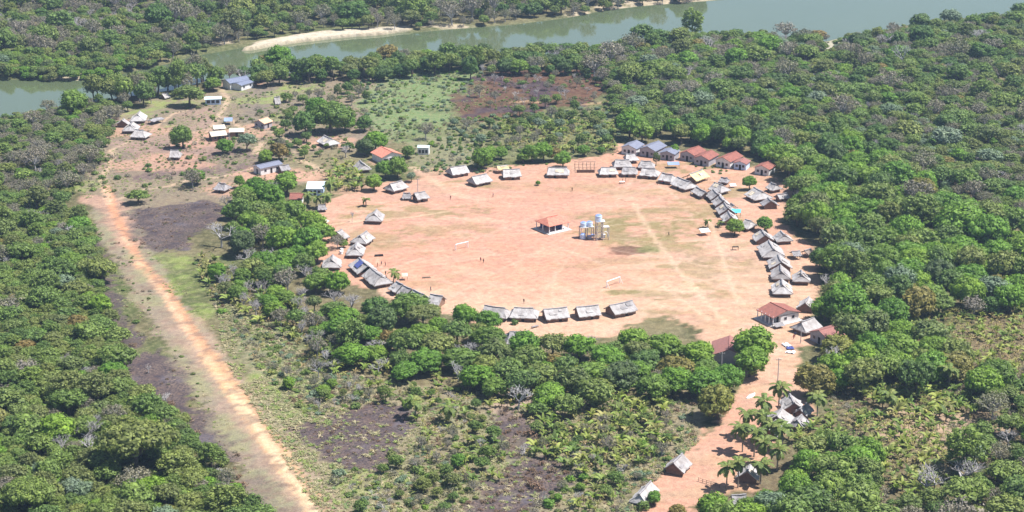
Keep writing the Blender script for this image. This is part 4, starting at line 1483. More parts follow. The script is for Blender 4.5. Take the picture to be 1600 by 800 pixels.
house(404, 187.5, 418, 183, 'small peach-roofed house standing right of the three cream roofs', roof='orange', wall=M_GREYW, hw=3.0, zr=3.6, ze=2.4, sides=((-1, 'd'),), ends=((-1, 'w'),))
house(400, 258.5, 436, 250.5, 'long white building with dark roof above the left grove', roof='slate', wall=M_WHITE, hw=2.7, zr=3.4, ze=2.7, sides=((-1, 'dw'),), ends=((-1, 'd'),), name='long_building', cat='building')
house(652.5, 227, 671, 227.5, 'small white building with black windows alone in the scrub', roof='white', wall=M_WHITE, hw=1.6, zr=3.3, ze=2.9, sides=((-1, 'o'),), ends=(), oh=0.15)


# ------------------------------------------------------------------ open halls
def hall(c_px, dims, rz, label, roof, zr, ze, posts, slab_pad=1.0, hip=0.0, walled=None, low_wall=None, name='open_hall'):
    """posts + roof on a slab; x is along the ridge. walled = x range closed by a white wall"""
    X, Y = unproj(*c_px)
    L, hw = dims
    o = ob(name, None, loc=(X, Y, 0), rz=rz)
    tag(o, label, 'hall')
    BLD.append((X, Y, max(L / 2, hw) + 1.5))
    mb = MB()
    mb.box((0, 0, 0.02), (L + slab_pad, 2 * hw + slab_pad, 0.36))
    ob('floor_slab', mb.mesh('floor_slab', M_SLAB), o)
    mb = MB()
    for sy in (-1, 1):
        G = []
        for j in range(5):
            v = j / 4
            row = []
            for i in range(11):
                ex = (L / 2 - hip * (1 - v))
                row.append((-ex + 2 * ex * i / 10, sy * hw * v, zr - (zr - ze) * v))
            G.append(row if sy < 0 else row[::-1])
        slab(mb, G, 0.14)
    if hip:
        for sx in (-1, 1):
            G = []
            for j in range(4):
                v = 0.03 + 0.97 * j / 3
                row = [(sx * (L / 2 - hip * (1 - v)), -sx * -1 * (-1 + 2 * i / 6) * hw * v * -1, zr - (zr - ze) * v) for i in range(7)]
                G.append(row)
            slab(mb, G, 0.14)
    r_ = ob('roof', mb.mesh('hall_roof', M_ROOF[roof]), o)
    mb = MB()
    mb.box((0, 0, zr + 0.05), (L - 2 * hip, 0.4, 0.14))
    ob('ridge_cap', mb.mesh('ridge_cap', M_ROOF[roof]), r_)
    for (px_, py_) in posts:
        mb = MB()
        mb.box((px_, py_, (ze + 0.15) / 2 + 0.1), (0.22, 0.22, ze))
        ob('post', mb.mesh('hall_post', M_STEEL), o)
    return o


# central shelter
sa = unproj(836, 344.5, 2.8)
sb = unproj(857, 354.5, 2.8)
sc_ = unproj(890, 347, 2.8)
shx, shy = (sa[0] + sc_[0]) / 2, (sa[1] + sc_[1]) / 2
ang = atan2(sc_[1] - sb[1], sc_[0] - sb[0])
Ls, Ws = hypot(sc_[0] - sb[0], sc_[1] - sb[1]), hypot(sa[0] - sb[0], sa[1] - sb[1])
cpx = proj(shx, shy, 0)
Ws = min(Ws, 11.0)
pl = [(x, y) for x in (-Ls / 2 + .5, -Ls / 6, Ls / 6, Ls / 2 - .5) for y in (-Ws / 2 + .5, Ws / 2 - .5)] + [(x, 0) for x in (-Ls / 2 + .5, Ls / 2 - .5)]
sh = hall(cpx, (Ls, Ws / 2), ang, 'open shelter with faded red tile roof in the middle of the plaza', 'salmon', 4.6, 2.8, pl, hip=2.2, name='open_shelter')
for sy, x0, x1 in ((-1, -Ls / 2 + .6, Ls / 2 - .6), (1, -Ls / 2 + .6, Ls / 2 - .6)):
    mb = MB()
    mb.box(((x0 + x1) / 2, sy * (Ws / 2 - .5), 0.38), (x1 - x0, 0.12, 0.4))
    ob('low_wall', mb.mesh('low_wall', M_WHITE), sh)
mb = MB()
mb.box((Ls / 6 + .1, 0, 1.3), (0.15, Ws - 1.4, 2.3))
ob('partition', mb.mesh('partition', M_BLUE), sh)
mb = MB()
mb.box((0.3, Ws / 2 - 1.2, 1.3), (Ls - 2.5, 0.15, 2.3))
ob('partition', mb.mesh('partition', M_BLUE), sh)

# red-roofed hall at the south-east exit
ra, rb = unproj(1203.5, 472, 4.2), unproj(1230.5, 485, 4.2)
Lh = hypot(rb[0] - ra[0], rb[1] - ra[1])
angh = atan2(rb[1] - ra[1], rb[0] - ra[0])
hx, hy = (ra[0] + rb[0]) / 2, (ra[1] + rb[1]) / 2
hwh = 5.2
pl = [(-Lh / 2 + .4 + (Lh - .8) * i / 4, -hwh + .4) for i in range(5)] + [(-Lh / 2 + .4, y) for y in (-2.5, 0)]
hl_ = hall(proj(hx, hy, 0), (Lh, hwh), angh, 'red-tiled hall with open porch and white end wall by the road', 'red', 4.2, 2.8, pl, name='tiled_hall')
mb = MB()
prism_wall(mb, -Lh / 2 + .6, Lh / 2 - .5, 1.0, 2.4)
mb2 = MB()
y0, y1 = -hwh + 3.2, hwh - .5
mb2.box((0, (y0 + y1) / 2, 1.3), (Lh - 1.0, y1 - y0, 2.5))
ob('wall', mb2.mesh('hall_wall', M_WHITE), hl_)
mbg = MB()
mbg.add([(Lh / 2 - .6, -hwh + 0.7, 2.85), (Lh / 2 - .6, hwh - 0.6, 2.75), (Lh / 2 - .6, 0, 4.02), (Lh / 2 - .42, -hwh + 0.7, 2.85), (Lh / 2 - .42, hwh - 0.6, 2.75), (Lh / 2 - .42, 0, 4.02)],
        ((0, 1, 2), (5, 4, 3), (0, 3, 4, 1), (1, 4, 5, 2), (2, 5, 3, 0)))
ob('gable', mbg.mesh('gable', M_WHITE), hl_)
for yy in (-0.2, 2.6):
    opening(hl_, M_GLASS, (Lh / 2 - 0.48, yy, 1.6), (0.05, 0.9, 0.8), 'window')
opening(hl_, M_DARK, (-1.5, y0 - 0.014, 1.1), (1.0, 0.04, 2.0), 'door')
opening(hl_, M_DARK, (2.2, y0 - 0.014, 1.1), (1.0, 0.04, 2.0), 'door')


# bare pole frame of an unfinished hut
cf = unproj(914, 270)
fr = ob('hut_frame', None, loc=(cf[0], cf[1], 0), rz=0.02)
tag(fr, 'unfinished hut of bare poles and rafters in the far plaza row', 'hut frame')
BLD.append((cf[0], cf[1] + 2, 5))
for i in range(6):
    for y in (0, 4.6):
        mb = MB()
        mb.tube((-3.6 + 1.45 * i, y, -.2), (-3.6 + 1.45 * i, y, 2.0), .08, .07, 6)
        ob('post', mb.mesh('post', M_POLE), fr)
for i in range(6):
    for (ya, yb) in ((0, 2.3), (4.6, 2.3)):
        mb = MB()
        mb.tube((-3.6 + 1.45 * i, ya, 1.95), (-3.6 + 1.45 * i + R.uniform(-.1, .1), yb, 3.6), .06, .05, 6)
        ob('rafter', mb.mesh('rafter', M_POLE), fr)
for (y, z) in ((0, 1.95), (4.6, 1.95), (2.3, 3.6)):
    mb = MB()
    mb.tube((-3.9, y, z), (4.0, y, z), .07, .07, 6)
    ob('purlin', mb.mesh('purlin', M_POLE), fr)
mb = MB()
mb.box((0.2, 0.1, .55), (6.6, .12, 1.1))
ob('low_wall', mb.mesh('low_wall', M_MUD), fr)
# ------------------------------------------------------------------ water tanks, goals, poles and other small things
M_RUST = plain_mat('weathered_steel', (0.40, 0.35, 0.33), .25, 2.0, rough=.6)


def part(o, name, mat, fn):
    mb = MB()
    fn(mb)
    return ob(name, mb.mesh(name, mat), o)


def thing(name, label, cat, px, rz=0.0, z=0.0, group=None):
    X, Y = unproj(px[0], px[1])
    o = ob(name, None, loc=(X, Y, z if z else ground_z(X, Y)), rz=rz)
    return tag(o, label, cat, group)


# low twin-tank stand
st = thing('tank_stand', 'low steel stand carrying two pale blue tanks in the plaza', 'tank stand', (916, 371), 0.25)
SX, SY = st.location.x, st.location.y
for (x, y) in ((-2.1, -1.1), (0, -1.1), (2.1, -1.1), (-2.1, 1.1), (0, 1.1), (2.1, 1.1)):
    part(st, 'post', M_RUST, lambda mb: mb.tube((x, y, -.1), (x, y, 3.7), .15, .15, 8))
part(st, 'deck', M_SLAB, lambda mb: mb.box((0, 0, 3.78), (4.6, 2.6, .16)))
part(st, 'brace', M_RUST, lambda mb: mb.tube((-2.1, -1.1, .4), (0, -1.1, 3.5), .05, .05, 6))
part(st, 'brace', M_RUST, lambda mb: mb.tube((2.1, -1.1, .4), (0, -1.1, 3.5), .05, .05, 6))


def tank(loc, r, h, label, rz=0.0):
    o = ob('water_tank', None, loc=loc, rz=rz)
    tag(o, label, 'water tank', 'water tanks in the plaza')

    def body(mb):
        n = 20
        prof = [(0.92, 0), (1.0, 0.08), (0.97, 0.3), (1.0, 0.5), (0.97, 0.7), (1.0, 0.9), (0.9, 1.0)]
        for (a, b) in zip(prof[:-1], prof[1:]):
            mb.tube((0, 0, a[1] * h), (0, 0, b[1] * h), a[0] * r, b[0] * r, n, cap=False)
        mb.add([(r * .92 * cos(6.283 * i / n), r * .92 * sin(6.283 * i / n), 0.0) for i in range(n)], [tuple(range(n - 1, -1, -1))])
    part(o, 'body', M_TANK, body)
    part(o, 'lid', M_TANKL, lambda mb: (mb.tube((0, 0, h), (0, 0, h * 1.09), r * .9, r * .55, 20), mb.tube((0, 0, h * 1.09), (0, 0, h * 1.14), r * .5, r * .5, 20)))
    return o


ca, sa_ = cos(.25), sin(.25)
tank((SX - 1.05 * ca, SY - 1.05 * sa_, 3.87), 1.05, 1.5, 'pale blue tank, left one on the low stand')
tank((SX + 1.05 * ca, SY + 1.05 * sa_, 3.87), 1.05, 1.5, 'pale blue tank, right one on the low stand')
g1 = unproj(910.5, 373)
tank((g1[0], g1[1], 0), 0.95, 1.7, 'blue and white tank on the ground beneath the low stand')

tw = thing('water_tower', 'tall steel water tower beside the twin-tank stand', 'water tower', (936, 374), 0.2)
TX, TY = tw.location.x, tw.location.y
for (x, y) in ((-1.1, -1.1), (1.1, -1.1), (-1.1, 1.1), (1.1, 1.1)):
    part(tw, 'post', M_RUST, lambda mb: mb.tube((x, y, -.1), (x * .85, y * .85, 6.3), .17, .15, 8))
for z in (2.1, 4.2):
    for (a, b) in (((-1.05, -1.05), (1.05, -1.05)), ((1.05, -1.05), (1.05, 1.05)), ((-1.05, 1.05), (1.05, 1.05)), ((-1.05, -1.05), (-1.05, 1.05))):
        part(tw, 'crossbar', M_RUST, lambda mb: mb.tube((a[0], a[1], z), (b[0], b[1], z), .09, .09, 6))
part(tw, 'deck', M_STEEL, lambda mb: mb.box((0.2, 0, 6.38), (3.0, 2.5, .16)))
part(tw, 'railing', M_STEEL, lambda mb: [mb.tube((xx, -1.2, 6.4), (xx, -1.2, 7.2), .04, .04, 6) for xx in (-1.2, 0.2, 1.6)] + [mb.tube((-1.2, -1.2, 7.2), (1.6, -1.2, 7.2), .04, .04, 6)])
part(tw, 'ladder', M_STEEL, lambda mb: [mb.tube((1.35, s, 0), (1.35, s, 6.4), .04, .04, 6) for s in (-.25, .25)] + [mb.tube((1.35, -.25, .4 * k), (1.35, .25, .4 * k), .025, .025, 5) for k in range(1, 16)])
part(tw, 'pipe', M_PLASTIC, lambda mb: [mb.tube((1.9 + .9 * cos(t), -1.0, 1.6 + 1.3 * sin(t)), (1.9 + .9 * cos(t + .4), -1.0, 1.6 + 1.3 * sin(t + .4)), .09, .09, 8) for t in np.arange(-.4, 2.9, .4)])
tank((TX - .25, TY, 6.47), 1.15, 1.9, 'pale blue tank on top of the tall steel tower')
part(tw, 'brace', M_RUST, lambda mb: [mb.tube((-1.1, -1.1, z0), (1.05, -1.1, z0 + 2.0), .07, .07, 6) for z0 in (.1, 2.1, 4.2)] + [mb.tube((1.1, -1.1, z0), (-1.05, -1.1, z0 + 2.0), .07, .07, 6) for z0 in (.1, 2.1, 4.2)])
part(tw, 'platform', M_SLAB, lambda mb: mb.box((2.3, 0, 4.3), (2.0, 2.2, .2)))
part(tw, 'post', M_RUST, lambda mb: mb.tube((3.1, -.9, -.1), (3.1, -.9, 4.3), .14, .14, 8))
part(tw, 'post', M_RUST, lambda mb: mb.tube((3.1, .9, -.1), (3.1, .9, 4.3), .14, .14, 8))
# pump house
ph = thing('pump_box', 'small white pump housing at the foot of the water tower', 'pump', (943, 371))
part(ph, 'body', M_PLASTIC, lambda mb: mb.box((0, 0, .5), (1.0, .8, 1.0)))
part(ph, 'lid', M_STEEL, lambda mb: mb.box((0, 0, 1.05), (1.2, 1.0, .1)))


for (x_, y_, s_, lb_) in ((921, 373, 1.0, 'grey crate under the right of the low tank stand'), (926, 370, .8, 'small grey crate between the tank stands')):
    q = thing('storage_crate', lb_, 'crate', (x_, y_), .3)
    part(q, 'body', M_GREYW, lambda mb: mb.box((0, 0, .5 * s_), (1.2 * s_, 1.0 * s_, 1.0 * s_)))
    part(q, 'lid', M_TANKL, lambda mb: mb.box((0, 0, 1.04 * s_), (1.3 * s_, 1.1 * s_, .1)))


def goal(a_px, b_px, label, back):
    a, b = unproj(a_px[0], a_px[1], 2.0), unproj(b_px[0], b_px[1], 2.0)
    o = ob('football_goal', None, loc=((a[0] + b[0]) / 2, (a[1] + b[1]) / 2, 0), rz=atan2(b[1] - a[1], b[0] - a[0]))
    L = min(7.0, hypot(b[0] - a[0], b[1] - a[1]))
    tag(o, label, 'goal', 'football goals on the plaza')
    for s in (-1, 1):
        part(o, 'post', M_PLASTIC, lambda mb: mb.tube((s * L / 2, 0, -.1), (s * L / 2, 0, 2.0), .11, .11, 8))
        part(o, 'stay', M_PLASTIC, lambda mb: mb.tube((s * L / 2, 0, 1.95), (s * L / 2, back, .05), .05, .05, 6))
    part(o, 'crossbar', M_PLASTIC, lambda mb: mb.tube((-L / 2 - .1, 0, 2.0), (L / 2 + .1, 0, 2.0), .14, .14, 8))


goal((712, 382), (731, 377.5), 'white football goal at the left end of the pitch', 1.2)
goal((948, 440), (968.5, 432.5), 'white football goal at the near right end of the pitch', -1.2)


def pole(px, h, label):
    o = thing('utility_pole', label, 'utility pole', px)
    part(o, 'shaft', plain_pole, lambda mb: mb.tube((0, 0, -.3), (0, 0, h), .14, .10, 8))
    part(o, 'crossarm', M_POLE, lambda mb: mb.box((0, 0, h - .5), (1.5, .12, .14)))
    part(o, 'insulator', M_PLASTIC, lambda mb: [mb.tube((x, 0, h - .43), (x, 0, h - .2), .05, .05, 6) for x in (-.6, 0.2, .6)])


plain_pole = plain_mat('grey_pole_concrete', (0.40, 0.37, 0.36), .1, 2)
pole((1251, 536), 7.0, 'grey pole in front of the pale thatched hut by the road')
pole((1215, 600), 7.5, 'grey pole on the road side below the big mango tree')
pole((1127, 584), 6.5, 'grey pole beside the brownish-red tiled house')
pole((359, 238), 8.0, 'grey pole in front of the cream-roofed houses')
pole((653, 302), 5.5, 'thin grey pole by the hut with the dark tent')


def shade(px, dims, mat, h, label, name, cat, rz=0.0, sag=0.25):
    """a sheet slung over four poles"""
    o = thing(name, label, cat, px, rz)
    BLD.append((o.location.x, o.location.y, 2))

    def sheet(mb):
        G = []
        for j in range(6):
            row = []
            for i in range(7):
                u, v = i / 6, j / 5
                row.append((-dims[0] / 2 + dims[0] * u, dims[1] / 2 - dims[1] * v, h + .35 - .5 * v - sag * sin(pi * u) * sin(pi * v) + R.uniform(-.03, .03)))
            G.append(row)
        slab(mb, G, .05)
    part(o, 'sheet', mat, sheet)
    for sx in (-1, 1):
        for sy in (-1, 1):
            part(o, 'post', M_POLE, lambda mb: mb.tube((sx * (dims[0] / 2 - .1), sy * (dims[1] / 2 - .1), -.1), (sx * (dims[0] / 2 - .1), sy * (dims[1] / 2 - .1), h + .08 + sy * .2), .05, .05, 6))
    return o


shade((1150, 338), (3.2, 2.6), M_TARP, 1.9, 'bright cyan tarpaulin shade beside the large thatched hut', 'tarpaulin_shade', 'tarpaulin', -.15)
shade((357, 194), (3.4, 4.0), M_TARPB, 1.8, 'pale blue tarpaulin behind the cream-roofed houses', 'tarpaulin_shade', 'tarpaulin', .1)
shade((1101, 367), (3.2, 2.6), M_PLASTIC, 1.5, 'white sheet shelter on the plaza below the young palm', 'sheet_shelter', 'shelter', .3)
shade((1145, 293), (2.2, 1.4), M_PLASTIC, 0.9, 'low white covered table near the grey hipped hut', 'covered_table', 'table', .2, .05)
shade((1052, 262), (4.4, 2.6), M_TARPB, 1.6, 'dark tarpaulin shelter below the small leafy tree behind the plaza', 'tarpaulin_shade', 'tarpaulin', .05)
shade((632.5, 437), (1.8, 1.8), M_THATCH['cream'], 1.5, 'tiny pale shade beside the young palm at the south-west', 'small_shade', 'shelter', .1, -.3)
shade((1217, 512), (3.2, 2.0), M_THATCH['grey'], 0.9, 'low grey brush cover in front of the red-tiled hall', 'brush_cover', 'shelter', .4)
# dark blue sheet lying on the long hut's roof
shx_ = MB()
G = []
for j in range(4):
    G.append([(-1.9 + 3.4 * i / 5, -(0.45 + 2.1 * j / 3), 4.0 - (4.0 - 1.35) / 3.5 * (0.45 + 2.1 * j / 3) + .10 + R.uniform(-.02, .02)) for i in range(6)])
slab(shx_, G, .04)
bs = ob('roof_sheet', shx_.mesh('roof_sheet', M_BLUE), loc=h5.location, rz=h5.rotation_euler[2])
tag(bs, 'dark blue sheet spread over the long thatched roof', 'sheet')


def table(px, label, w=2.2, d=.9, h=.85, rz=0., mat=None, name='wooden_table'):
    o = thing(name, label, 'table', px, rz)
    part(o, 'top', mat or M_POLE, lambda mb: mb.box((0, 0, h), (w, d, .08)))
    for sx in (-1, 1):
        for sy in (-1, 1):
            part(o, 'leg', M_POLE, lambda mb: mb.box((sx * (w / 2 - .1), sy * (d / 2 - .1), h / 2 - .02), (.1, .1, h)))


table((1149, 390.5), 'dark wooden table standing alone left of the east column', 2.0, 1.0, 1.1, .05, M_DARK)
table((836, 512), 'grey bench below the gap between near-row huts', 2.2, .7, .5, .6, M_THATCH['grey'], 'wooden_bench')
table((972, 287), 'pale table beside two people below the far row', 1.8, .9, .8, .2, M_PLASTIC)


def drum(px, label, mat=M_PLASTIC, r=.55, h=1.1):
    o = thing('storage_drum', label, 'drum', px, group='white drums at the left edge of the plaza')
    part(o, 'body', mat, lambda mb: [mb.tube((0, 0, a * h), (0, 0, b * h), ra_ * r, rb_ * r, 16, cap=False) for (a, b, ra_, rb_) in ((0, .12, .95, 1), (.12, .5, 1, .96), (.5, .88, .96, 1), (.88, 1, 1, .9))])
    part(o, 'lid', mat, lambda mb: mb.tube((0, 0, h), (0, 0, h * 1.08), r * .9, r * .7, 16))


drum((534, 393.5), 'rear white drum by the bushy tree at the left edge')
drum((533, 397), 'front white drum by the bushy tree at the left edge')


def log_pile(px, label, rz=0., n=7, mat=None, cat='log pile', name='log_pile'):
    o = thing(name, label, cat, px, rz)
    rr = random.Random(int(px[0]))
    for i in range(n):
        part(o, 'log', mat or M_POLE, lambda mb: mb.tube((-1.2 + rr.uniform(-.3, .3), .25 * (i % 4) - .4, .14 + .22 * (i // 4)), (1.2 + rr.uniform(-.3, .3), .25 * (i % 4) - .4 + rr.uniform(-.1, .1), .14 + .22 * (i // 4)), .13, .11, 6))


log_pile((592, 400), 'dark heap of logs on the open ground right of the left-edge huts', .2, 8, M_DARK)
log_pile((666, 434), 'low dark log pile on the plaza near the south-west huts', .1, 5, M_POLE)
log_pile((1297, 488), 'pale stacked timber under the east trees', .4, 6, M_SLAB)

# lower road fence
fe = thing('rail_fence', 'low rail fence beside the lower road by the coconut palms', 'fence', (1108, 757))
fa, fb = unproj(1091, 752), unproj(1124, 762)
dx, dy = fb[0] - fa[0], fb[1] - fa[1]
fe.location = (fa[0], fa[1], 0)
for i in range(6):
    part(fe, 'post', M_POLE, lambda mb: mb.tube((dx * i / 5, dy * i / 5, -.2), (dx * i / 5, dy * i / 5, 1.0), .07, .06, 6))
for z in (.45, .92):
    part(fe, 'rail', M_POLE, lambda mb: mb.tube((0, 0, z), (dx, dy, z), .05, .05, 6))

# heap of sheets left at the roadside
def crumple(px, w, d_, h, mat, label, rz):
    o = thing('plastic_sheet', label, 'sheet', px, rz)
    rr = random.Random(int(px[0] * 3))

    def sheet(mb):
        G = []
        for j in range(7):
            G.append([(-w / 2 + w * i / 7 + rr.uniform(-.08, .08), d_ / 2 - d_ * j / 6 + rr.uniform(-.08, .08), .06 + h * abs(sin(2.3 * i + j)) * rr.uniform(.4, 1)) for i in range(8)])
        slab(mb, G, .05)
    part(o, 'sheet', mat, sheet)


crumple((1229, 540), 1.9, 2.4, .5, M_PLASTIC, 'white plastic sheet at the roadside, upper of two', .4)
crumple((1234.5, 545), 2.0, 1.8, .6, M_BLUE, 'crumpled dark blue sheet between two white ones by the road', .1)
crumple((1235, 551), 2.6, 1.7, .5, M_PLASTIC, 'white plastic sheet at the roadside, lower of two', -.3)
# upturned boat by the road
bo = thing('wooden_boat', 'pale upturned boat at the roadside below the mango tree', 'boat', (1173, 619), .9)


def hull(mb):
    n, G = 10, []
    for i in range(n + 1):
        t_ = -1 + 2 * i / n
        w = .62 * (1 - abs(t_) ** 2.4) + .03
        G.append([(t_ * 2.2, w * cos(a_), .55 * sin(a_) * (1 - .35 * abs(t_) ** 2)) for a_ in [pi * k / 8 for k in range(9)]])
    slab(mb, G, .05)


part(bo, 'hull', M_STEEL, hull)
part(bo, 'keel', M_POLE, lambda mb: mb.box((0, 0, .56), (3.6, .08, .08)))

# ------------------------------------------------------------------ people
M_SKIN = plain_mat('skin', (0.17, 0.085, 0.05), .1, 3)
CLOTH = [plain_mat('cloth_' + n_, c_, .1, 3) for (n_, c_) in (('dark_blue', (.04, .05, .14)), ('red', (.34, .05, .05)), ('black', (.03, .03, .035)), ('white', (.62, .60, .58)), ('brown', (.14, .08, .05)), ('green', (.05, .12, .06)))]


def person_mesh(seed, pose):
    """one continuous skinned body, 1.62 m tall, walking or standing"""
    sw = 0.16 if pose == 'walk' else 0.03
    J = {'pel': (0, 0, .90), 'wst': (0, .01, 1.05), 'chs': (0, .0, 1.25), 'nck': (0, .0, 1.38), 'hd': (0, .02, 1.47), 'tp': (0, .01, 1.60)}
    E = [('pel', 'wst'), ('wst', 'chs'), ('chs', 'nck'), ('nck', 'hd'), ('hd', 'tp')]
    RAD = {'pel': .135, 'wst': .115, 'chs': .135, 'nck': .05, 'hd': .095, 'tp': .075}
    for s, n_ in ((-1, 'l'), (1, 'r')):
        J.update({'hip' + n_: (s * .085, 0, .84), 'kn' + n_: (s * .095, .05 + s * sw * .6, .46), 'an' + n_: (s * .10, s * sw, .08), 'to' + n_: (s * .11, s * sw + .15, .035),
                  'sh' + n_: (s * .17, 0, 1.29), 'el' + n_: (s * .235, -.02 - s * sw * .5, 1.03), 'wr' + n_: (s * .25, .06 - s * sw, .81), 'ha' + n_: (s * .25, .09 - s * sw, .72)})
        RAD.update({'hip' + n_: .095, 'kn' + n_: .06, 'an' + n_: .042, 'to' + n_: .035, 'sh' + n_: .062, 'el' + n_: .043, 'wr' + n_: .032, 'ha' + n_: .036})
        E += [('pel', 'hip' + n_), ('hip' + n_, 'kn' + n_), ('kn' + n_, 'an' + n_), ('an' + n_, 'to' + n_), ('chs', 'sh' + n_), ('sh' + n_, 'el' + n_), ('el' + n_, 'wr' + n_), ('wr' + n_, 'ha' + n_)]
    names = list(J)
    me = bpy.data.meshes.new('person_skeleton')
    me.from_pydata([J[k] for k in names], [(names.index(a), names.index(b)) for a, b in E], [])
    o = bpy.data.objects.new('person_skeleton', me)
    COL.objects.link(o)
    md = o.modifiers.new('skin', 'SKIN')
    if not me.skin_vertices:
        me.skin_vertices.new()
    for i, k in enumerate(names):
        d = me.skin_vertices[0].data[i]
        d.radius = (RAD[k], RAD[k] * (.8 if k in ('pel', 'wst', 'chs') else 1))
        d.use_root = (k == 'pel')
    o.modifiers.new('sub', 'SUBSURF').levels = 1
    bpy.context.view_layer.update()
    dg = bpy.context.evaluated_depsgraph_get()
    out = bpy.data.meshes.new_from_object(o.evaluated_get(dg))
    bpy.data.objects.remove(o)
    out.name = 'person_body'
    return out


BODY = [person_mesh(1, 'stand'), person_mesh(2, 'walk')]


def dress(me, shirt, shorts):
    m = me.copy()
    m.materials.clear()
    hair = CLOTH[2]
    for k in (M_SKIN, shirt, shorts, hair):
        m.materials.append(k)
    for p in m.polygons:
        c = p.center
        if c.z > 1.52 or (c.z > 1.42 and c.y < -.02):
            p.material_index = 3
        elif .98 < c.z < 1.36 and abs(c.x) < .26:
            p.material_index = 1
        elif .45 < c.z <= .98 and abs(c.x) < .19:
            p.material_index = 2
        else:
            p.material_index = 0
        p.use_smooth = True
    return m


PEOPLE = [(751, 409, 1, 2, 0, 1, 'person in dark clothes walking, left of a pair near the left goal'), (755.5, 411, 4, 2, 1, 0, 'person standing right behind the walker near the left goal'),
          (770.5, 308, 0, 4, 1, 1, 'person in blue walking alone at the far side of the plaza'), (894, 299, 4, 4, 2, 0, 'person in brown standing below the bare hut frame'),
          (973, 285, 1, 2, 2, 0, 'person in red, left of two beside a pale table'), (977.5, 283.5, 0, 2, 1, 0, 'person in blue, right of two beside a pale table'),
          (1027, 289, 4, 2, 1, 0, 'person in brown in front of the curving row, left one'), (1034.5, 288, 1, 0, 0, 0, 'person in red in front of the curving row, right one'),
          (1045, 369, 2, 2, 0, 1, 'person in black walking on the pale path in the plaza'), (1079, 306, 3, 0, 2, 0, 'person in white shirt below the long grey hut'),
          (590, 417, 4, 1, 1, 0, 'person in brown, left of a few near the south-west huts'), (596, 415, 0, 4, 1, 1, 'person in blue walking near the south-west huts'),
          (602, 415.5, 1, 2, 2, 0, 'person in red, tallest shadow near the south-west huts'), (602.5, 430.5, 5, 2, 0, 0, 'person in green beside the grey joined hut'),
          (604.5, 437, 4, 4, 2, 0, 'person in brown at the end of the grey joined hut'), (673, 455, 0, 2, 2, 0, 'person in blue beside the bluish-roofed hut'),
          (818.5, 474, 2, 4, 1, 0, 'person in black just above the near row'), (1242, 526, 0, 2, 2, 1, 'person in blue on the road near the grey pole'),
          (1240, 530, 1, 1, 1, 0, 'person in red on the road near the grey pole'), (1100, 300, 1, 4, 2, 0, 'person in red beside the yellow-roofed hut'), (704, 312, 4, 1, 2, 0, 'person sitting place by the path end, in brown')]
for (x, y, a, b, k, wlk, lab) in PEOPLE:
    X, Y = unproj(x, y)
    o = ob('person', dress(BODY[wlk], CLOTH[a], CLOTH[b]), loc=(X, Y, ground_z(X, Y)), rz=R.uniform(0, 6.28))
    tag(o, lab.replace('person sitting place by the path end, in brown', 'person in brown where the path enters the plaza').replace(', tallest shadow', ', rightmost of three'), 'person', 'people on the plaza')
# ------------------------------------------------------------------ coconut palms
PALMS = [(1190, 668, 7.5, 'coconut palm at the top of the palm group, nearest the grey roofs'), (1165, 683, 6.5, 'coconut palm, upper left of the palm group'), (1187, 690, 7.0, 'coconut palm in the middle of the palm group'),
         (1160, 706, 6.5, 'coconut palm leaning at the left of the palm group'), (1178, 714, 7.0, 'coconut palm below the middle of the palm group'), (1205, 700, 6.5, 'coconut palm at the right of the palm group'),
         (1222, 706, 6.5, 'coconut palm at the far right of the palm group'), (1195, 728, 6.5, 'coconut palm above the pale roof'), (1214, 735, 6.0, 'coconut palm right of the pale roof'), (1135, 764, 6.0, 'coconut palm, left of the lowest pair'),
         (1153, 762, 6.8, 'coconut palm, right of the lowest pair'), (1188, 756, 5.5, 'short coconut palm below the pale roof'), (1216, 647, 8.0, 'tall coconut palm over the white thatched hut'), (1277, 650, 6.0, 'coconut palm right of the south-east cluster'),
         (1393, 648, 5.5, 'coconut palm in the lower right plantation'), (1483, 612, 6.5, 'dark feathery palm at the edge of the lower right plantation'), (480, 322, 4.2, 'palm, left of three beside the whitish sheet roof'), (494, 325, 4.0, 'palm, middle of three beside the whitish sheet roof'),
         (508, 326, 4.6, 'palm, right of three beside the whitish sheet roof'), (516, 305, 4.5, 'palm behind the three beside the whitish sheet roof'), (1106, 356, 2.6, 'young palm on the plaza left of the north-east huts'), (615, 442, 3.6, 'young palm above the south-west huts'),
         (650, 655, 5.0, 'slender palm at the corner of the burnt patch'), (1125, 354, 1.6, 'very small palm left of the round tree'), (572, 322, 2.6, 'small thin palm on the left side of the plaza'), (698, 660, 4.5, 'dark shaggy palm right of the burnt patch')]
for i, (x, y, h, lab) in enumerate(PALMS):
    X, Y = unproj(x, y)
    coconut((X, Y, ground_z(X, Y)), h, lab, 900 + i, 1.0 if h > 4 else 0.35 + h * .12, 16 if h > 4 else 11)


# ------------------------------------------------------------------ placing the vegetation
class Hash:
    """discs filed under every cell they touch"""
    def __init__(s, cell=4.0):
        s.c, s.d = cell, {}

    def cells(s, x, y, r):
        c = s.c
        for a in range(int((x - r) // c), int((x + r) // c) + 1):
            for b_ in range(int((y - r) // c), int((y + r) // c) + 1):
                yield (a, b_)

    def add(s, x, y, r):
        for q in s.cells(x, y, r):
            s.d.setdefault(q, []).append((x, y, r))

    def free(s, x, y, r, k):
        rr = r if k <= 1 else r * k + (k - 1) * 3
        for q in s.cells(x, y, rr):
            for (qx, qy, qr) in s.d.get(q, ()):
                if (qx - x) ** 2 + (qy - y) ** 2 < ((qr + r) * k) ** 2:
                    return False
        return True


HT, HB = Hash(), Hash()
for (x, y, r) in BLD:
    HB.add(x, y, r)

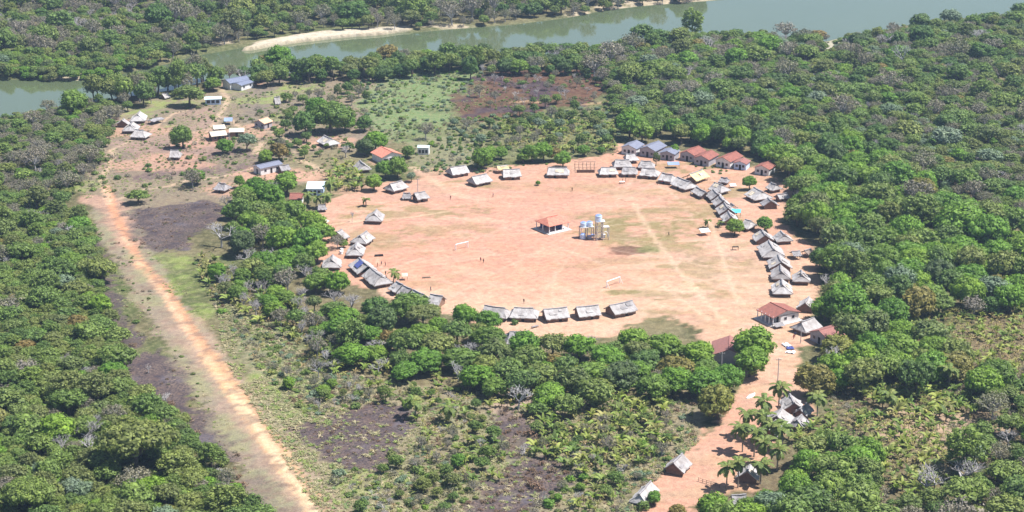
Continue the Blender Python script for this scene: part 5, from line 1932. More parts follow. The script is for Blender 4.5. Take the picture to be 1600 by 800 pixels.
for q_ in ((1297, 72), (1302, 62), (1307, 55), (1312, 50), (1322, 47), (1335, 46), (1350, 50)):
    HB.add(*unproj(*q_), 4.5)

PLACED = []        # dict(kind, x, y, r, h, zone, label)
PR = random.Random(5)
MEANH = {'mango': 1.0, 'mango_dark': 1.05, 'rusty': 1.0, 'olive': 1.0, 'green': 1.0, 'grey': 1.0, 'blue': 1.0, 'bare': 1.0, 'spreading': 1.0}


def put(kind, x, y, r, hs=1.0, zone=None, label=None, rz=None, name=None):
    PLACED.append(dict(kind=kind, x=x, y=y, r=r, hs=hs, zone=zone, label=label, rz=PR.uniform(0, 6.28) if rz is None else rz, name=name))
    HT.add(x, y, r)


def one(kind, px, py, rpx, label, hs=1.0, zc=0.95):
    """a single tree: crown centre and crown radius as seen in the photograph"""
    Y = unproj(px, py, 4)[1]
    r = rpx / scale_at(Y)
    x, y = unproj(px, py, zc * r * hs)
    put(kind, x, y, r, hs, None, label)


class Zone:
    def __init__(s, name, poly, zc, mix, rad, k, n, where, grid=None):
        s.name, s.mix, s.rad, s.k, s.n, s.where, s.zc = name, mix, rad, k, n, where, zc
        s.poly = W(poly, zc)


def vnoise1(x, y):
    xi, yi = int(math.floor(x)), int(math.floor(y))
    fx, fy = x - xi, y - yi
    fx, fy = fx * fx * (3 - 2 * fx), fy * fy * (3 - 2 * fy)
    a, b_ = _lat[xi % 256, yi % 256], _lat[(xi + 1) % 256, yi % 256]
    c, d = _lat[xi % 256, (yi + 1) % 256], _lat[(xi + 1) % 256, (yi + 1) % 256]
    return (a * (1 - fx) + b_ * fx) * (1 - fy) + (c * (1 - fx) + d * fx) * fy


def pip(P, x, y):
    r, n = False, len(P)
    j = n - 1
    for i in range(n):
        (x1, y1), (x2, y2) = P[i], P[j]
        if (y1 > y) != (y2 > y) and x < (x2 - x1) * (y - y1) / (y2 - y1) + x1:
            r = not r
        j = i
    return r


PROT = []
for o_ in list(bpy.data.objects):
    if o_.parent is None and o_.get('category') in ('hut', 'house', 'hall', 'building', 'shelter', 'tent', 'car', 'palm tree'):
        if 'hidden' in o_['label'] or 'under' in o_['label'] or 'tucked' in o_['label'] or 'tree edge' in o_['label']:
            continue
        PROT.append((o_.location.x, o_.location.y, [proj(o_.location.x + dx_, o_.location.y, zz) for dx_ in (-2.2, 2.2) for zz in (0.8, 3.0)]))

for (qx_, qy_) in ((1296, 74), (1298, 70), (1303, 60), (1300, 66), (1308, 55), (1320, 48), (1312, 51), (1330, 46), (1345, 44), (1345, 34), (1365, 30), (1380, 24), (790, 165), (830, 150), (760, 165), (870, 130), (800, 130), (130, 291), (1470, 668), (1490, 672), (1450, 675)):
    XX, YY = unproj(qx_, qy_)
    PROT.append((XX, YY, [(qx_, qy_)]))


def hides(x, y, r, hs, zc):
    """would this crown stand in front of a building that the photograph shows clear"""
    s = scale_at(y)
    cx, cy_ = proj(x, y, 1.05 * r * hs)
    for (bx_, by_, pts) in PROT:
        if y < by_ + 3 and abs(bx_ - x) < 25 and -4 < by_ - y < 70:
            for (qx, qy) in pts:
                if ((qx - cx) / (r * s)) ** 2 + ((qy - cy_) / (r * s * 0.95)) ** 2 < 1.0:
                    return True
    return False


def fill(z, tries=12):
    X = [p[0] for p in z.poly]
    Y = [p[1] for p in z.poly]
    kinds = [m[0] for m in z.mix]
    wts = [m[1] for m in z.mix]
    rs = sorted([PR.uniform(*z.rad) * (PR.choices((1.0, 1.5, 2.1), (86, 10, 4))[0] if z.name.startswith(('wood', 'far')) else 1.0) for _ in range(z.n)], reverse=True)
    made = 0
    for r in rs:
        for _ in range(tries):
            x, y = PR.uniform(min(X), max(X)), PR.uniform(min(Y), max(Y))
            if not pip(z.poly, x, y):
                continue
            if not HT.free(x, y, r, z.k) or not HB.free(x, y, 0.8 if r < 2 else 1.8, 1.0):
                continue
            if near_river(x, y) > 1.0:
                continue
            if charred(x, y) > .45 or hides(x, y, r, 1.0, z.zc):
                continue
            # patches of one species
            nz = float(vnoise1(x / 17.0 + 3, y / 17.0))
            if PR.random() < 0.55:
                k_ = kinds[min(len(kinds) - 1, int(nz * len(kinds)))]
                if wts[kinds.index(k_)] < 0.12 * sum(wts):
                    k_ = PR.choices(kinds, wts)[0]
            else:
                k_ = PR.choices(kinds, wts)[0]
            put(k_, x, y, r * (1.0 if k_ != 'bare' else 0.9), PR.uniform(.8, 1.1) * (.82 if z.name.startswith('wood') else 1.35 if z.name == 'bank_bend' else .85 if z.name == 'grove_south' else 1.0), z.name)
            made += 1
            break
    return made


# ---- single trees one can point at
one('mango', 1148, 354, 16, 'round bright green tree beside the end of the north-east huts')
one('mango', 840.5, 285.5, 4.5, 'tiny round tree alone at the far side of the plaza')
one('mango', 285, 212, 18.5, 'round green tree standing alone above the lone pale hut', 1.15)
one('mango', 113, 158, 24, 'rounded bright green tree at the left near the river')
one('mango', 515, 180, 30, 'big bright green mango tree, largest of the upper-left clump')
one('mango', 497, 168, 22, 'bright green mango tree at the back of the upper-left clump')
one('mango', 538, 188, 18, 'bright green mango tree at the right of the upper-left clump')
one('mango_dark', 477, 192, 22, 'dark green tree at the left of the upper-left clump')
one('mango_dark', 570, 192, 15, 'small dark green tree right of the upper-left clump')
one('mango', 585, 218, 21, 'green mango tree behind the red-roofed house with white gable')
one('mango_dark', 570, 228, 16, 'dark green tree left of the red-roofed house with white gable')
one('rusty', 435, 236, 17, 'russet-tinged tree behind the long white building')
one('mango', 416, 243, 13, 'small green tree at the left rear of the long white building')
one('mango', 637, 236, 12, 'small round green tree right of the red-roofed house')
one('mango', 622, 260, 20, 'bright green tree below the red-roofed house, right one')
one('mango', 601, 262, 18, 'bright green tree below the red-roofed house, left one')
one('mango', 584, 284, 16, 'round tree left of the long pale hut at the upper left')
one('blue', 643, 276, 9, 'greyish small tree right of the dark trees by the path')
one('mango', 752, 246, 20, 'rounded green mango tree behind the leftmost far-row huts')
one('mango', 765, 240, 17, 'rounded green mango tree, right partner behind the far-row huts')
one('mango', 783, 238, 12, 'smaller green tree right of the rounded pair behind the far row')
one('mango', 832, 238, 17, 'green tree behind the far row, left of the white hut')
one('mango', 850, 236, 18, 'green tree behind the far row, right above the white hut')
one('mango', 818, 245, 11, 'small green tree at the left of the clump behind the far row')
one('mango', 880, 248, 16, 'green tree right behind the white hut of the far row')
one('rusty', 868, 240, 13, 'olive tree in the clump behind the far row')
one('mango', 913, 234, 11, 'small round green tree with dark shade behind the bare hut frame')
one('mango', 940, 234, 7, 'very small tree left of the grey-roofed houses')
one('mango', 985, 192, 24, 'tall bright green mango tree behind the leftmost grey-roofed house', 1.15)
one('mango', 1003, 205, 20, 'bright green mango tree between the first two grey-roofed houses')
one('mango', 1055, 233, 9, 'slim leafy tree in front of the third grey-roofed house', 1.3)
one('green', 1025, 250, 7, 'thin small tree below the grey-roofed houses', 1.3)
one('mango', 1172, 284, 12, 'upright bright green tree above the set-back hut', 1.2)
one('mango', 1195, 348, 15, 'rounded green tree above the top of the east column')
one('mango', 1180, 536, 36, 'very large round mango tree beside the road', 1.0)
one('mango', 1172, 562, 30, 'mango crown at the lower left of the very large round one')
one('rusty', 1121, 625, 33, 'big olive round mango tree standing over the road bend')
one('mango', 1140, 588, 27, 'mango tree between the road bend and the very large round one')
one('rusty', 1272, 592, 32, 'olive-brown round mango tree right of the road')
one('mango', 1022, 777, 14, 'small round bright green tree by the low pale hut')
one('bush_green', 1005, 790, 13, 'dark leafy bush at the foot of the low pale hut', 1.2, .4)
one('mango', 1115, 795, 38, 'large smooth green mango tree at the bottom edge', .9)
one('rusty', 1060, 800, 16, 'rust-tinged bush beside the large bottom mango tree')
one('grey', 528, 378, 15, 'bushy greyish tree over the white hut at the left edge', .8)
one('mango', 537, 380, 8, 'green side of the bushy tree at the left edge')
one('mango', 1335, 722, 34, 'large bright green mango tree right of the palms')
one('mango', 1300, 725, 27, 'bright green mango tree just right of the palm group')
one('mango', 1360, 705, 30, 'rounded mango tree above the lower right plantation')
one('mango', 1310, 405, 36, 'large dark-gapped mango tree behind the east column', 1.0)
one('mango', 1325, 470, 38, 'large bright mango tree above the half-hidden red roof')
one('mango', 1290, 480, 24, 'mango tree right of the red-tiled hall')
one('blue', 1405, 440, 28, 'silvery blue-green tree in the right-hand grove', 1.1)
one('mango', 1500, 345, 40, 'broad bright green mango crown in the right-hand grove')
one('mango', 1540, 360, 36, 'broad bright green mango crown at the right edge of the grove')
one('mango', 1400, 275, 30, 'bright green mango tree at the top of the right-hand grove')
one('mango', 1445, 285, 26, 'mango tree with a rounded top behind the right-hand grove')
one('olive', 1440, 338, 34, 'flat-topped olive tree in the middle of the right-hand grove', .9)
one('green', 1082, 30, 22, 'tall dark tree standing out against the river', .95, 1.2)
one('bare', 1410, 85, 16, 'tall leafless grey tree in the right-hand woodland', 1.4)
one('grey', 1340, 90, 15, 'big pale leafless-looking tree right of the sandy river landing', 1.6)
one('bare', 733, 548, 24, 'large leafless pale tree in the grove below the near row', .8)
one('bare', 912, 535, 22, 'leafless grey tree among the green crowns below the near row', .7)
one('bare', 385, 400, 17, 'leafless grey tree below the left grove edge', .9)
one('bare', 420, 398, 15, 'leafless grey tree right of another below the left grove', .8)
one('bare', 345, 365, 30, 'big leafless grey tree at the left edge of the grove', .8)
one('bare', 355, 315, 18, 'leafless grey tree above the burnt field', .8)
one('bare', 592, 572, 17, 'leafless grey-blue tree at the lower edge of the grove', .9)
one('bare', 498, 528, 18, 'leafless pale tree in the thin lower left grove', .9)
one('bare', 470, 460, 18, 'leafless pale tree above the dry left slope', .8)
one('bare', 1300, 560, 30, 'large leafless tree in front of the half-hidden red roof', .8)
one('bare', 550, 338, 6, 'thin leafless young tree on the left side of the plaza', 1.7)
one('bare', 540, 236, 18, 'pale leafless tree left of the small white hut at the upper left', .6)
one('bare', 232, 576, 9, 'small dead tree on the burnt strip left of the airstrip', .9)
one('bare', 258, 622, 15, 'leafless spreading tree at the edge of the left forest', .7)
one('bare', 140, 692, 22, 'grey leafless tree in the lower left forest', 1.0)
one('bare', 95, 695, 22, 'tangled dead tree in the lower left forest', .9)
one('spreading', 212, 690, 62, 'huge flat-topped spreading tree in the lower left forest', 1.0)
one('blue', 60, 735, 16, 'pale yellow-green rounded tree in the lower left forest', .9)
one('spreading', 45, 770, 45, 'wide olive-brown crown near the bottom left corner', 1.0)
one('mango_dark', 440, 430, 20, 'very dark green tree in the left grove')
one('rusty', 865, 565, 17, 'reddish-brown leaved tree in the grove below the near row')
one('rusty', 605, 528, 16, 'reddish-brown leaved tree in the lower left grove')
one('mango_dark', 735, 105, 14, 'dark upright tree at the edge of the green field', 1.5)
one('mango', 440, 90, 24, 'dark rounded tree by the sand bank, right one', 1.1)
one('rusty', 415, 88, 17, 'reddish tree in the clump below the sand bank')
one('mango', 515, 100, 17, 'green tree in the clump left of the green field')
one('rusty', 605, 85, 20, 'rust-topped tree in the riverside clump')
one('green', 295, 150, 26, 'large leafy tree left of the low pale building', .7)
one('grey', 300, 280, 20, 'greyish green rounded tree in the upper left clearing', .8)
one('mango', 308, 275, 15, 'green top of the rounded tree in the upper left clearing')
one('green', 215, 308, 20, 'dark low tree at the head of the airstrip', .6)
one('grey', 156, 192, 16, 'grey-brown tree left of the four far-left huts', 1.0)
one('mango', 350, 228, 16, 'green tree in front of the cream-roofed houses', .9)
one('blue', 385, 222, 18, 'bluish tree in front of the long cream-roofed house', .9)
one('grey', 665, 205, 15, 'grey-brown tree behind the small white building', 1.0)
one('mango', 375, 282, 9, 'small upright dark tree left of the left grove', 1.5)
one('mango', 400, 288, 17, 'bright green tree at the top of the left grove')
one('mango', 448, 284, 22, 'dense dark green tree left of the whitish sheet roof')
one('mango', 420, 305, 26, 'bright green tree in the upper left grove')
one('mango', 388, 345, 24, 'olive green tree in the upper left grove', .9)
one('mango', 487, 345, 22, 'mango tree at the plaza edge below the palms')
one('mango', 480, 375, 28, 'large mango tree at the left plaza edge')
one('mango', 455, 330, 26, 'mango tree left of the palms group')
one('mango', 440, 372, 28, 'mango tree in the middle of the left grove')
one('mango', 493, 440, 20, 'low green mango tree below the far-left hut')
one('mango', 530, 440, 22, 'green mango tree left of the long hut with the blue sheet')
one('mango_dark', 600, 500, 28, 'dark domed tree in the grove below the south-west huts')
one('spreading', 662, 490, 32, 'flat olive crown just below the south-west huts', .9)
one('mango', 640, 477, 30, 'bright green mango crown hiding the south-west huts')
one('mango', 725, 492, 22, 'mango tree at the right end of the south-west grove')
one('mango', 762, 500, 20, 'mango tree below the leftmost near-row hut')
one('bush_green', 804, 502, 7, 'small dark green tree in front of the second near-row hut', 1.5, .5)

# ---- woods, groves and plantations
ZONES = [
    Zone('grove_south', [(520, 455), (560, 465), (620, 480), (700, 510), (750, 515), (790, 540), (850, 530), (905, 540), (960, 540), (1005, 524), (1045, 524), (1085, 538), (1105, 565), (1120, 595), (1080, 610), (1000, 605), (930, 600), (930, 635), (860, 635), (790, 615), (700, 580), (620, 575), (560, 560), (520, 540), (500, 500)], 4,
         [('mango', 10), ('green', 3), ('mango_dark', 2), ('olive', 3), ('rusty', 2), ('grey', 1), ('bare', 1.6), ('blue', 1)], (1.8, 5.6), .72, 320, 'grove below near huts'),
    Zone('grove_left', [(365, 300), (420, 275), (465, 320), (500, 340), (505, 400), (510, 440), (470, 455), (430, 440), (390, 420), (370, 380), (360, 340)], 4,
         [('mango', 8), ('green', 3), ('mango_dark', 2), ('olive', 3), ('grey', 2), ('bare', 2)], (2.0, 4.8), .70, 130, 'grove left of plaza'),
    Zone('grove_low_left', [(330, 420), (400, 420), (480, 460), (520, 500), (540, 570), (500, 580), (470, 520), (400, 480), (350, 460)], 3,
         [('green', 3), ('olive', 3), ('grey', 3), ('bare', 3), ('mango', 3)], (1.6, 3.4), .72, 190, 'dry slope below left grove'),
    Zone('grove_right', [(1215, 245), (1330, 225), (1420, 265), (1500, 320), (1620, 330), (1640, 470), (1440, 480), (1385, 500), (1345, 505), (1300, 470), (1275, 420), (1290, 370), (1240, 340), (1240, 305)], 4,
         [('mango', 11), ('green', 3), ('mango_dark', 2), ('olive', 3), ('rusty', 1.6), ('grey', 1.4), ('blue', 1), ('bare', 1)], (2.4, 6.2), .66, 380, 'big grove right of plaza'),
    Zone('grove_road', [(1285, 530), (1340, 520), (1430, 510), (1500, 560), (1560, 590), (1520, 610), (1420, 600), (1300, 590)], 4,
         [('mango', 10), ('green', 2), ('olive', 2), ('mango_dark', 1), ('rusty', 1)], (3.2, 5.8), .64, 90, 'grove right of road'),
    Zone('grove_bottom', [(1195, 760), (1250, 705), (1290, 690), (1365, 725), (1370, 770), (1380, 850), (1090, 850), (1150, 790)], 4,
         [('mango', 10), ('green', 3), ('olive', 2), ('blue', 1), ('bare', .6)], (3.0, 5.4), .64, 90, 'grove at bottom right'),
    Zone('grove_back', [(965, 195), (1000, 190), (1060, 210), (1110, 215), (1170, 225), (1215, 245), (1325, 222), (1330, 195), (1250, 185), (1150, 175), (1080, 175), (990, 180)], 4,
         [('mango', 6), ('green', 5), ('mango_dark', 3), ('olive', 3), ('grey', 1.5), ('bare', .5)], (2.8, 5.0), .62, 220, 'behind the tiled houses'),
    Zone('wood_left', [(-120, 340), (60, 318), (120, 322), (150, 360), (160, 430), (165, 470), (185, 520), (205, 575), (215, 605), (285, 640), (310, 690), (380, 760), (440, 850), (-120, 850)], 4,
         [('olive', 10), ('green', 3.5), ('grey', 1.4), ('bare', .7), ('mango', 2), ('blue', .3), ('rusty', .6)], (0.9, 2.7), .52, 4600, 'wood left of airstrip'),
    Zone('wood_upper_left', [(-120, 200), (30, 185), (120, 150), (175, 150), (190, 170), (160, 225), (150, 250), (105, 290), (90, 325), (-120, 345)], 4,
         [('green', 5), ('olive', 5), ('grey', 6), ('bare', .8), ('mango', .6)], (1.2, 2.8), .66, 900, 'upper-left thin wood'),
    Zone('bank_bend', [(135, 128), (200, 116), (262, 104), (300, 96), (330, 100), (300, 125), (250, 138), (180, 150), (140, 150)], 6.5,
         [('green', 6), ('olive', 5), ('grey', 4), ('mango_dark', 2)], (3.2, 5.2), .52, 150, 'river bend trees'),
    Zone('bank_near', [(60, 165), (140, 145), (200, 135), (285, 125), (340, 112), (420, 100), (500, 98), (560, 95), (640, 85), (720, 80), (800, 78), (900, 72), (940, 78), (940, 100), (800, 105), (720, 100), (650, 106), (600, 112), (480, 115), (330, 128), (240, 150), (170, 165)], 4.5,
         [('green', 6), ('olive', 4), ('grey', 2), ('mango_dark', 3), ('rusty', .8), ('mango', 1), ('bare', .6)], (2.4, 5.0), .62, 420, 'near river bank'),
    Zone('wood_back', [(905, 100), (930, 72), (1000, 52), (1100, 46), (1280, 44), (1300, 56), (1330, 52), (1400, 40), (1480, 28), (1700, 14), (1700, 330), (1590, 320), (1500, 300), (1420, 255), (1340, 200), (1250, 165), (1120, 165), (1040, 175), (970, 180), (955, 160), (960, 135)], 4.0,
         [('green', 7), ('olive', 8), ('grey', 4), ('bare', 1.6), ('mango', 3), ('blue', 1.2), ('mango_dark', 3), ('rusty', .8)], (1.2, 3.3), .56, 5200, 'woodland behind plaza'),
    Zone('far_grey', [(-500, -60), (330, -60), (300, 10), (330, 40), (240, 55), (120, 40), (0, 55), (-500, 60)], 4.5,
         [('grey', 8), ('bare', 3), ('green', 3), ('olive', 2)], (2.4, 4.6), .60, 520, 'grey forest at top left'),
    Zone('far_bank', [(-500, 80), (0, 78), (150, 82), (250, 84), (290, 70), (340, 62), (400, 48), (500, 36), (640, 32), (800, 20), (900, 8), (1000, -6), (1100, -14), (1100, -60), (-500, -60)], 4.5,
         [('green', 8), ('olive', 5), ('grey', 3), ('bare', .5), ('mango_dark', 2)], (2.0, 4.0), .56, 2600, 'forest across river'),
    Zone('point_left', [(-500, 82), (240, 86), (250, 92), (190, 106), (125, 118), (-500, 117)], 2.5,
         [('green', 6), ('olive', 6), ('mango', 3), ('blue', 1)], (1.6, 3.4), .55, 560, 'green point across river'),
    Zone('wood_low_right', [(1520, 600), (1660, 560), (1660, 850), (1390, 850), (1420, 770), (1480, 720), (1510, 690), (1560, 650)], 3,
         [('green', 5), ('olive', 5), ('grey', 5), ('bare', 1.4), ('mango', 1), ('blue', 1)], (1.8, 3.8), .68, 200, 'lower-right thicket'),
    Zone('scrub_low', [(420, 560), (540, 590), (700, 600), (860, 650), (1040, 640), (1060, 690), (980, 760), (880, 800), (820, 830), (640, 830), (560, 830), (540, 760), (650, 690), (650, 640), (470, 640)], 1.5,
         [('olive', 4), ('grey', 5), ('green', 3), ('bare', 2.5), ('mango', 2)], (.9, 2.2), 1.05, 150, 'dry scrub at bottom centre'),
    Zone('thin_back', [(700, 178), (760, 190), (850, 175), (930, 165), (960, 200), (950, 225), (900, 225), (820, 220), (760, 225), (720, 210)], 2,
         [('blue', 4), ('green', 3), ('olive', 3), ('grey', 3)], (1.2, 2.8), 1.0, 70, 'scrub behind far row'),
    Zone('thin_nw', [(440, 150), (560, 130), (580, 160), (480, 160), (440, 175), (420, 250), (500, 240), (560, 235), (530, 205)], 2,
         [('grey', 4), ('green', 2), ('olive', 3)], (1.0, 2.8), 1.2, 70, 'upper-left clearing'),
    Zone('thin_red', [(740, 150), (780, 115), (860, 108), (930, 112), (960, 145), (880, 165), (800, 185)], 2.5,
         [('grey', 5), ('bare', 1.5), ('green', 1.5)], (1.4, 3.0), 1.25, 40, 'scorched field'),
]
for z in ZONES:
    z.made = fill(z)
    print('ZONE', z.name, z.made)

# shrubs, banana and maize plants, grass
SMALL = []         # dict(kind,x,y,s)
HS = Hash(3.0)


def scatter(poly, zc, mix, size, k, n, name, tries=4, avoid=True, dens=None):
    P = W(poly, zc)
    X = [p[0] for p in P]
    Y = [p[1] for p in P]
    kinds, wts = [m[0] for m in mix], [m[1] for m in mix]
    N = n * tries
    ax = np.array([PR.uniform(min(X), max(X)) for _ in range(N)])
    ay = np.array([PR.uniform(min(Y), max(Y)) for _ in range(N)])
    ok = inside(P, ax, ay)
    if dens is not None:
        ok &= np.array([PR.random() for _ in range(N)]) < dens(ax, ay)
    c = 0
    for x, y in zip(ax[ok], ay[ok]):
        r = PR.uniform(*size)
        ch = False
        if c >= n:
            break
        if avoid and (not HB.free(x, y, .4, 1.0)):
            continue
        ch = charred(x, y) > .3
        if ch and (name == 'grass' and PR.random() < .85 or name != 'grass' and PR.random() < .8):
            continue
        if not HS.free(x, y, r, k):
            continue
        HS.add(x, y, r)
        SMALL.append(dict(kind='bush_brown' if ch and name != 'grass' else PR.choices(kinds, wts)[0], x=x, y=y, r=r, zone=name))
        c += 1


patch = lambda s, lo, hi, off=0.: (lambda x, y: sstep(lo, hi, fbm(x, y, s, 3, off)))
# banana
scatter([(800, 590), (870, 590), (960, 590), (1050, 595), (1070, 625), (1020, 650), (1050, 690), (1010, 720), (960, 735), (880, 740), (830, 700), (850, 650), (800, 630)], 1.5, [('banana', 8), ('corn', 2)], (1.0, 1.5), .72, 330, 'ban_mid', dens=patch(9, .33, .5, 4.))
scatter([(560, 560), (700, 570), (800, 600), (800, 640), (720, 625), (640, 610), (560, 600)], 1.5, [('banana', 6), ('corn', 4)], (.9, 1.35), .75, 130, 'ban_mid', dens=patch(8, .36, .52, 8.))
scatter([(680, 640), (780, 650), (800, 680), (790, 770), (740, 750), (690, 680)], 1.5, [('banana', 6), ('corn', 3)], (.8, 1.3), .8, 40, 'ban_mid', dens=patch(8, .4, .55, 18.))
scatter([(305, 395), (360, 405), (410, 435), (480, 475), (540, 560), (530, 590), (480, 550), (420, 510), (350, 470), (310, 430)], 1.5, [('banana', 5), ('corn', 5)], (.9, 1.5), .64, 380, 'ban_left', dens=patch(9, .24, .4, 3.))
scatter([(525, 250), (572, 262), (570, 292), (530, 296), (510, 275)], 1.5, [('banana', 6), ('corn', 2)], (1.0, 1.5), .75, 40, 'ban_nw')
scatter([(1270, 590), (1330, 590), (1400, 600), (1540, 610), (1530, 640), (1480, 650), (1400, 650), (1330, 650), (1290, 640)], 1.5, [('banana', 8), ('corn', 2)], (1.1, 1.6), .74, 190, 'ban_low', dens=patch(10, .32, .5, 6.))
scatter([(1310, 650), (1400, 645), (1470, 660), (1500, 700), (1470, 750), (1420, 790), (1385, 740), (1370, 690)], 1.2, [('banana', 5), ('corn', 5)], (.9, 1.4), .70, 300, 'ban_low')
scatter([(1220, 680), (1290, 650), (1320, 680), (1280, 700)], 1.2, [('banana', 5), ('corn', 1)], (.9, 1.3), .8, 30, 'ban_low')
scatter([(780, 190), (850, 185), (960, 190), (960, 235), (860, 235), (790, 228)], 1.2, [('banana', 5), ('corn', 5)], (.9, 1.3), .72, 260, 'ban_back', dens=patch(12, .3, .5, 5.))
scatter([(1040, 145), (1120, 145), (1110, 175), (1045, 180)], 1.2, [('banana', 6), ('corn', 3)], (.9, 1.3), .72, 100, 'ban_back')
scatter([(560, 570), (680, 590), (800, 610), (860, 650), (820, 760), (740, 780), (660, 700), (640, 620)], 1.2, [('banana', 4), ('corn', 6)], (.7, 1.3), .8, 170, 'ban_mid', dens=patch(7, .45, .58, 28.))
scatter([(880, 700), (1000, 700), (990, 770), (900, 800), (860, 770)], 1.2, [('banana', 4), ('corn', 6)], (.7, 1.3), .8, 70, 'ban_mid', dens=patch(7, .4, .55, 38.))
scatter([(520, 480), (620, 520), (760, 540), (900, 560), (1080, 560), (1090, 610), (900, 620), (700, 590), (540, 570)], 1.5, [('banana', 6), ('corn', 2)], (1.2, 1.8), .8, 160, 'ban_mid', dens=patch(9, .36, .52, 48.))
# maize / cane field on the right
scatter([(1415, 495), (1500, 478), (1660, 465), (1660, 560), (1570, 590), (1520, 565), (1450, 530)], 1.2, [('corn', 7), ('banana', 3)], (.75, 1.15), .68, 900, 'maize')
# shrubs
scatter([(400, 560), (560, 600), (700, 610), (850, 640), (1000, 700), (1000, 760), (860, 800), (700, 830), (560, 830), (520, 740), (660, 690), (640, 630), (480, 650), (430, 600)], .6, [('bush_green', 2), ('bush_olive', 5), ('bush_grey', 5), ('bush_lush', 2), ('bush_blue', 2)], (.7, 2.3), 1.0, 300, 'shrub_low', dens=patch(10, .42, .62, 2.))
scatter([(300, 400), (400, 430), (500, 540), (560, 590), (470, 640), (400, 560), (330, 470)], .6, [('bush_green', 3), ('bush_olive', 5), ('bush_grey', 4), ('bush_lush', 2)], (.6, 2.0), .9, 260, 'shrub_low', dens=patch(10, .42, .6, 5.))
scatter([(130, 320), (230, 300), (330, 300), (345, 340), (290, 390), (230, 395), (180, 360)], .6, [('bush_grey', 5), ('bush_brown', 3), ('bush_olive', 2)], (.5, 1.3), 1.4, 40, 'shrub_nw', dens=patch(10, .42, .6, 9.))
scatter([(100, 190), (300, 160), (480, 120), (620, 130), (640, 230), (560, 260), (470, 265), (330, 270), (180, 300), (100, 300)], .6, [('bush_green', 4), ('bush_olive', 4), ('bush_grey', 6)], (.6, 1.8), 1.15, 330, 'shrub_nw', dens=patch(14, .45, .62, 3.))
scatter([(560, 120), (750, 105), (760, 130), (700, 180), (760, 230), (760, 270), (660, 270), (640, 215), (580, 220)], .6, [('bush_blue', 5), ('bush_green', 3), ('bush_lush', 3), ('bush_grey', 2)], (.6, 1.5), .95, 420, 'shrub_field', dens=patch(14, .36, .55, 6.))
scatter([(700, 185), (960, 165), (980, 220), (930, 240), (800, 240), (700, 230)], .6, [('bush_blue', 5), ('bush_green', 4), ('bush_olive', 3), ('bush_grey', 3)], (.7, 1.8), .95, 300, 'shrub_field')
scatter([(705, 150), (760, 112), (930, 110), (960, 140), (900, 170), (800, 190), (720, 186)], .4, [('bush_brown', 6), ('bush_grey', 3), ('bush_olive', 1)], (.4, 1.2), 1.3, 150, 'shrub_field', dens=patch(12, .4, .6, 16.))
scatter([(140, 380), (185, 400), (220, 520), (300, 600), (380, 720), (420, 800), (380, 800), (290, 650), (200, 600), (160, 480)], .5, [('bush_grey', 4), ('bush_brown', 3), ('bush_olive', 4), ('bush_green', 2)], (.5, 1.4), 1.2, 90, 'shrub_strip')
scatter([(1290, 640), (1500, 640), (1560, 660), (1560, 790), (1400, 800), (1300, 700)], .6, [('bush_green', 5), ('bush_olive', 5), ('bush_grey', 4)], (.8, 1.9), 1.05, 110, 'shrub_right')
scatter([(1380, 780), (1520, 700), (1660, 640), (1660, 850), (1380, 850)], .6, [('bush_green', 5), ('bush_olive', 5), ('bush_grey', 5)], (.7, 1.8), .8, 220, 'shrub_right')
scatter([(465, 670), (540, 650), (640, 645), (600, 690), (580, 730), (500, 705)], .4, [('bush_brown', 6), ('bush_grey', 2)], (.35, .9), 1.4, 30, 'shrub_low')
scatter([(1080, 240), (1140, 255), (1140, 272), (1090, 270)], .3, [('bush_green', 3), ('bush_lush', 2)], (.4, .9), 1.3, 14, 'shrub_right')
# low tangled undergrowth
scatter([(300, 400), (400, 430), (520, 520), (700, 600), (850, 630), (1080, 610), (1090, 690), (1000, 770), (980, 840), (560, 840), (530, 740), (660, 690), (640, 630), (480, 650), (400, 570), (330, 470)], .3, [('bush_grey', 6), ('bush_olive', 4), ('bush_brown', 2), ('bush_blue', 2), ('corn', 2)], (.35, 1.3), .62, 3600, 'brush', 4, dens=patch(8, .32, .5, 22.))
scatter([(110, 200), (330, 160), (480, 115), (640, 120), (760, 110), (960, 165), (970, 240), (760, 270), (560, 265), (330, 300), (130, 310)], .3, [('bush_grey', 6), ('bush_olive', 4), ('bush_brown', 1), ('bush_green', 2)], (.3, .9), .85, 1500, 'brush', 4, dens=patch(10, .4, .6, 32.))
scatter([(130, 330), (210, 400), (290, 560), (420, 800), (380, 800), (200, 600), (150, 470)], .3, [('bush_grey', 6), ('bush_olive', 4), ('bush_brown', 3)], (.3, .8), .85, 350, 'brush', 4, dens=patch(8, .4, .6, 12.))
scatter([(860, 108), (900, 75), (1280, 50), (1480, 10), (1700, -5), (1700, 330), (1420, 255), (1250, 165), (960, 180)], .3, [('bush_grey', 6), ('bush_olive', 5), ('bush_brown', 2), ('bush_green', 5)], (.6, 1.6), .7, 2200, 'brush', 4)
scatter([(1280, 600), (1560, 600), (1660, 640), (1660, 840), (1300, 840), (1300, 700)], .3, [('bush_grey', 5), ('bush_olive', 5), ('bush_brown', 2), ('bush_green', 4), ('corn', 2)], (.35, 1.2), .75, 900, 'brush', 4)
scatter([(-60, 345), (110, 330), (150, 365), (165, 470), (215, 605), (285, 640), (440, 840), (-60, 840)], .3, [('bush_olive', 6), ('bush_green', 5), ('bush_grey', 3), ('bush_brown', 1)], (.8, 1.9), .62, 2600, 'brush', 3)
scatter([(-60, 200), (120, 150), (190, 170), (150, 250), (90, 330), (-60, 345)], .3, [('bush_olive', 6), ('bush_green', 4), ('bush_grey', 6), ('bush_brown', 1)], (.7, 1.8), .65, 900, 'brush', 3)
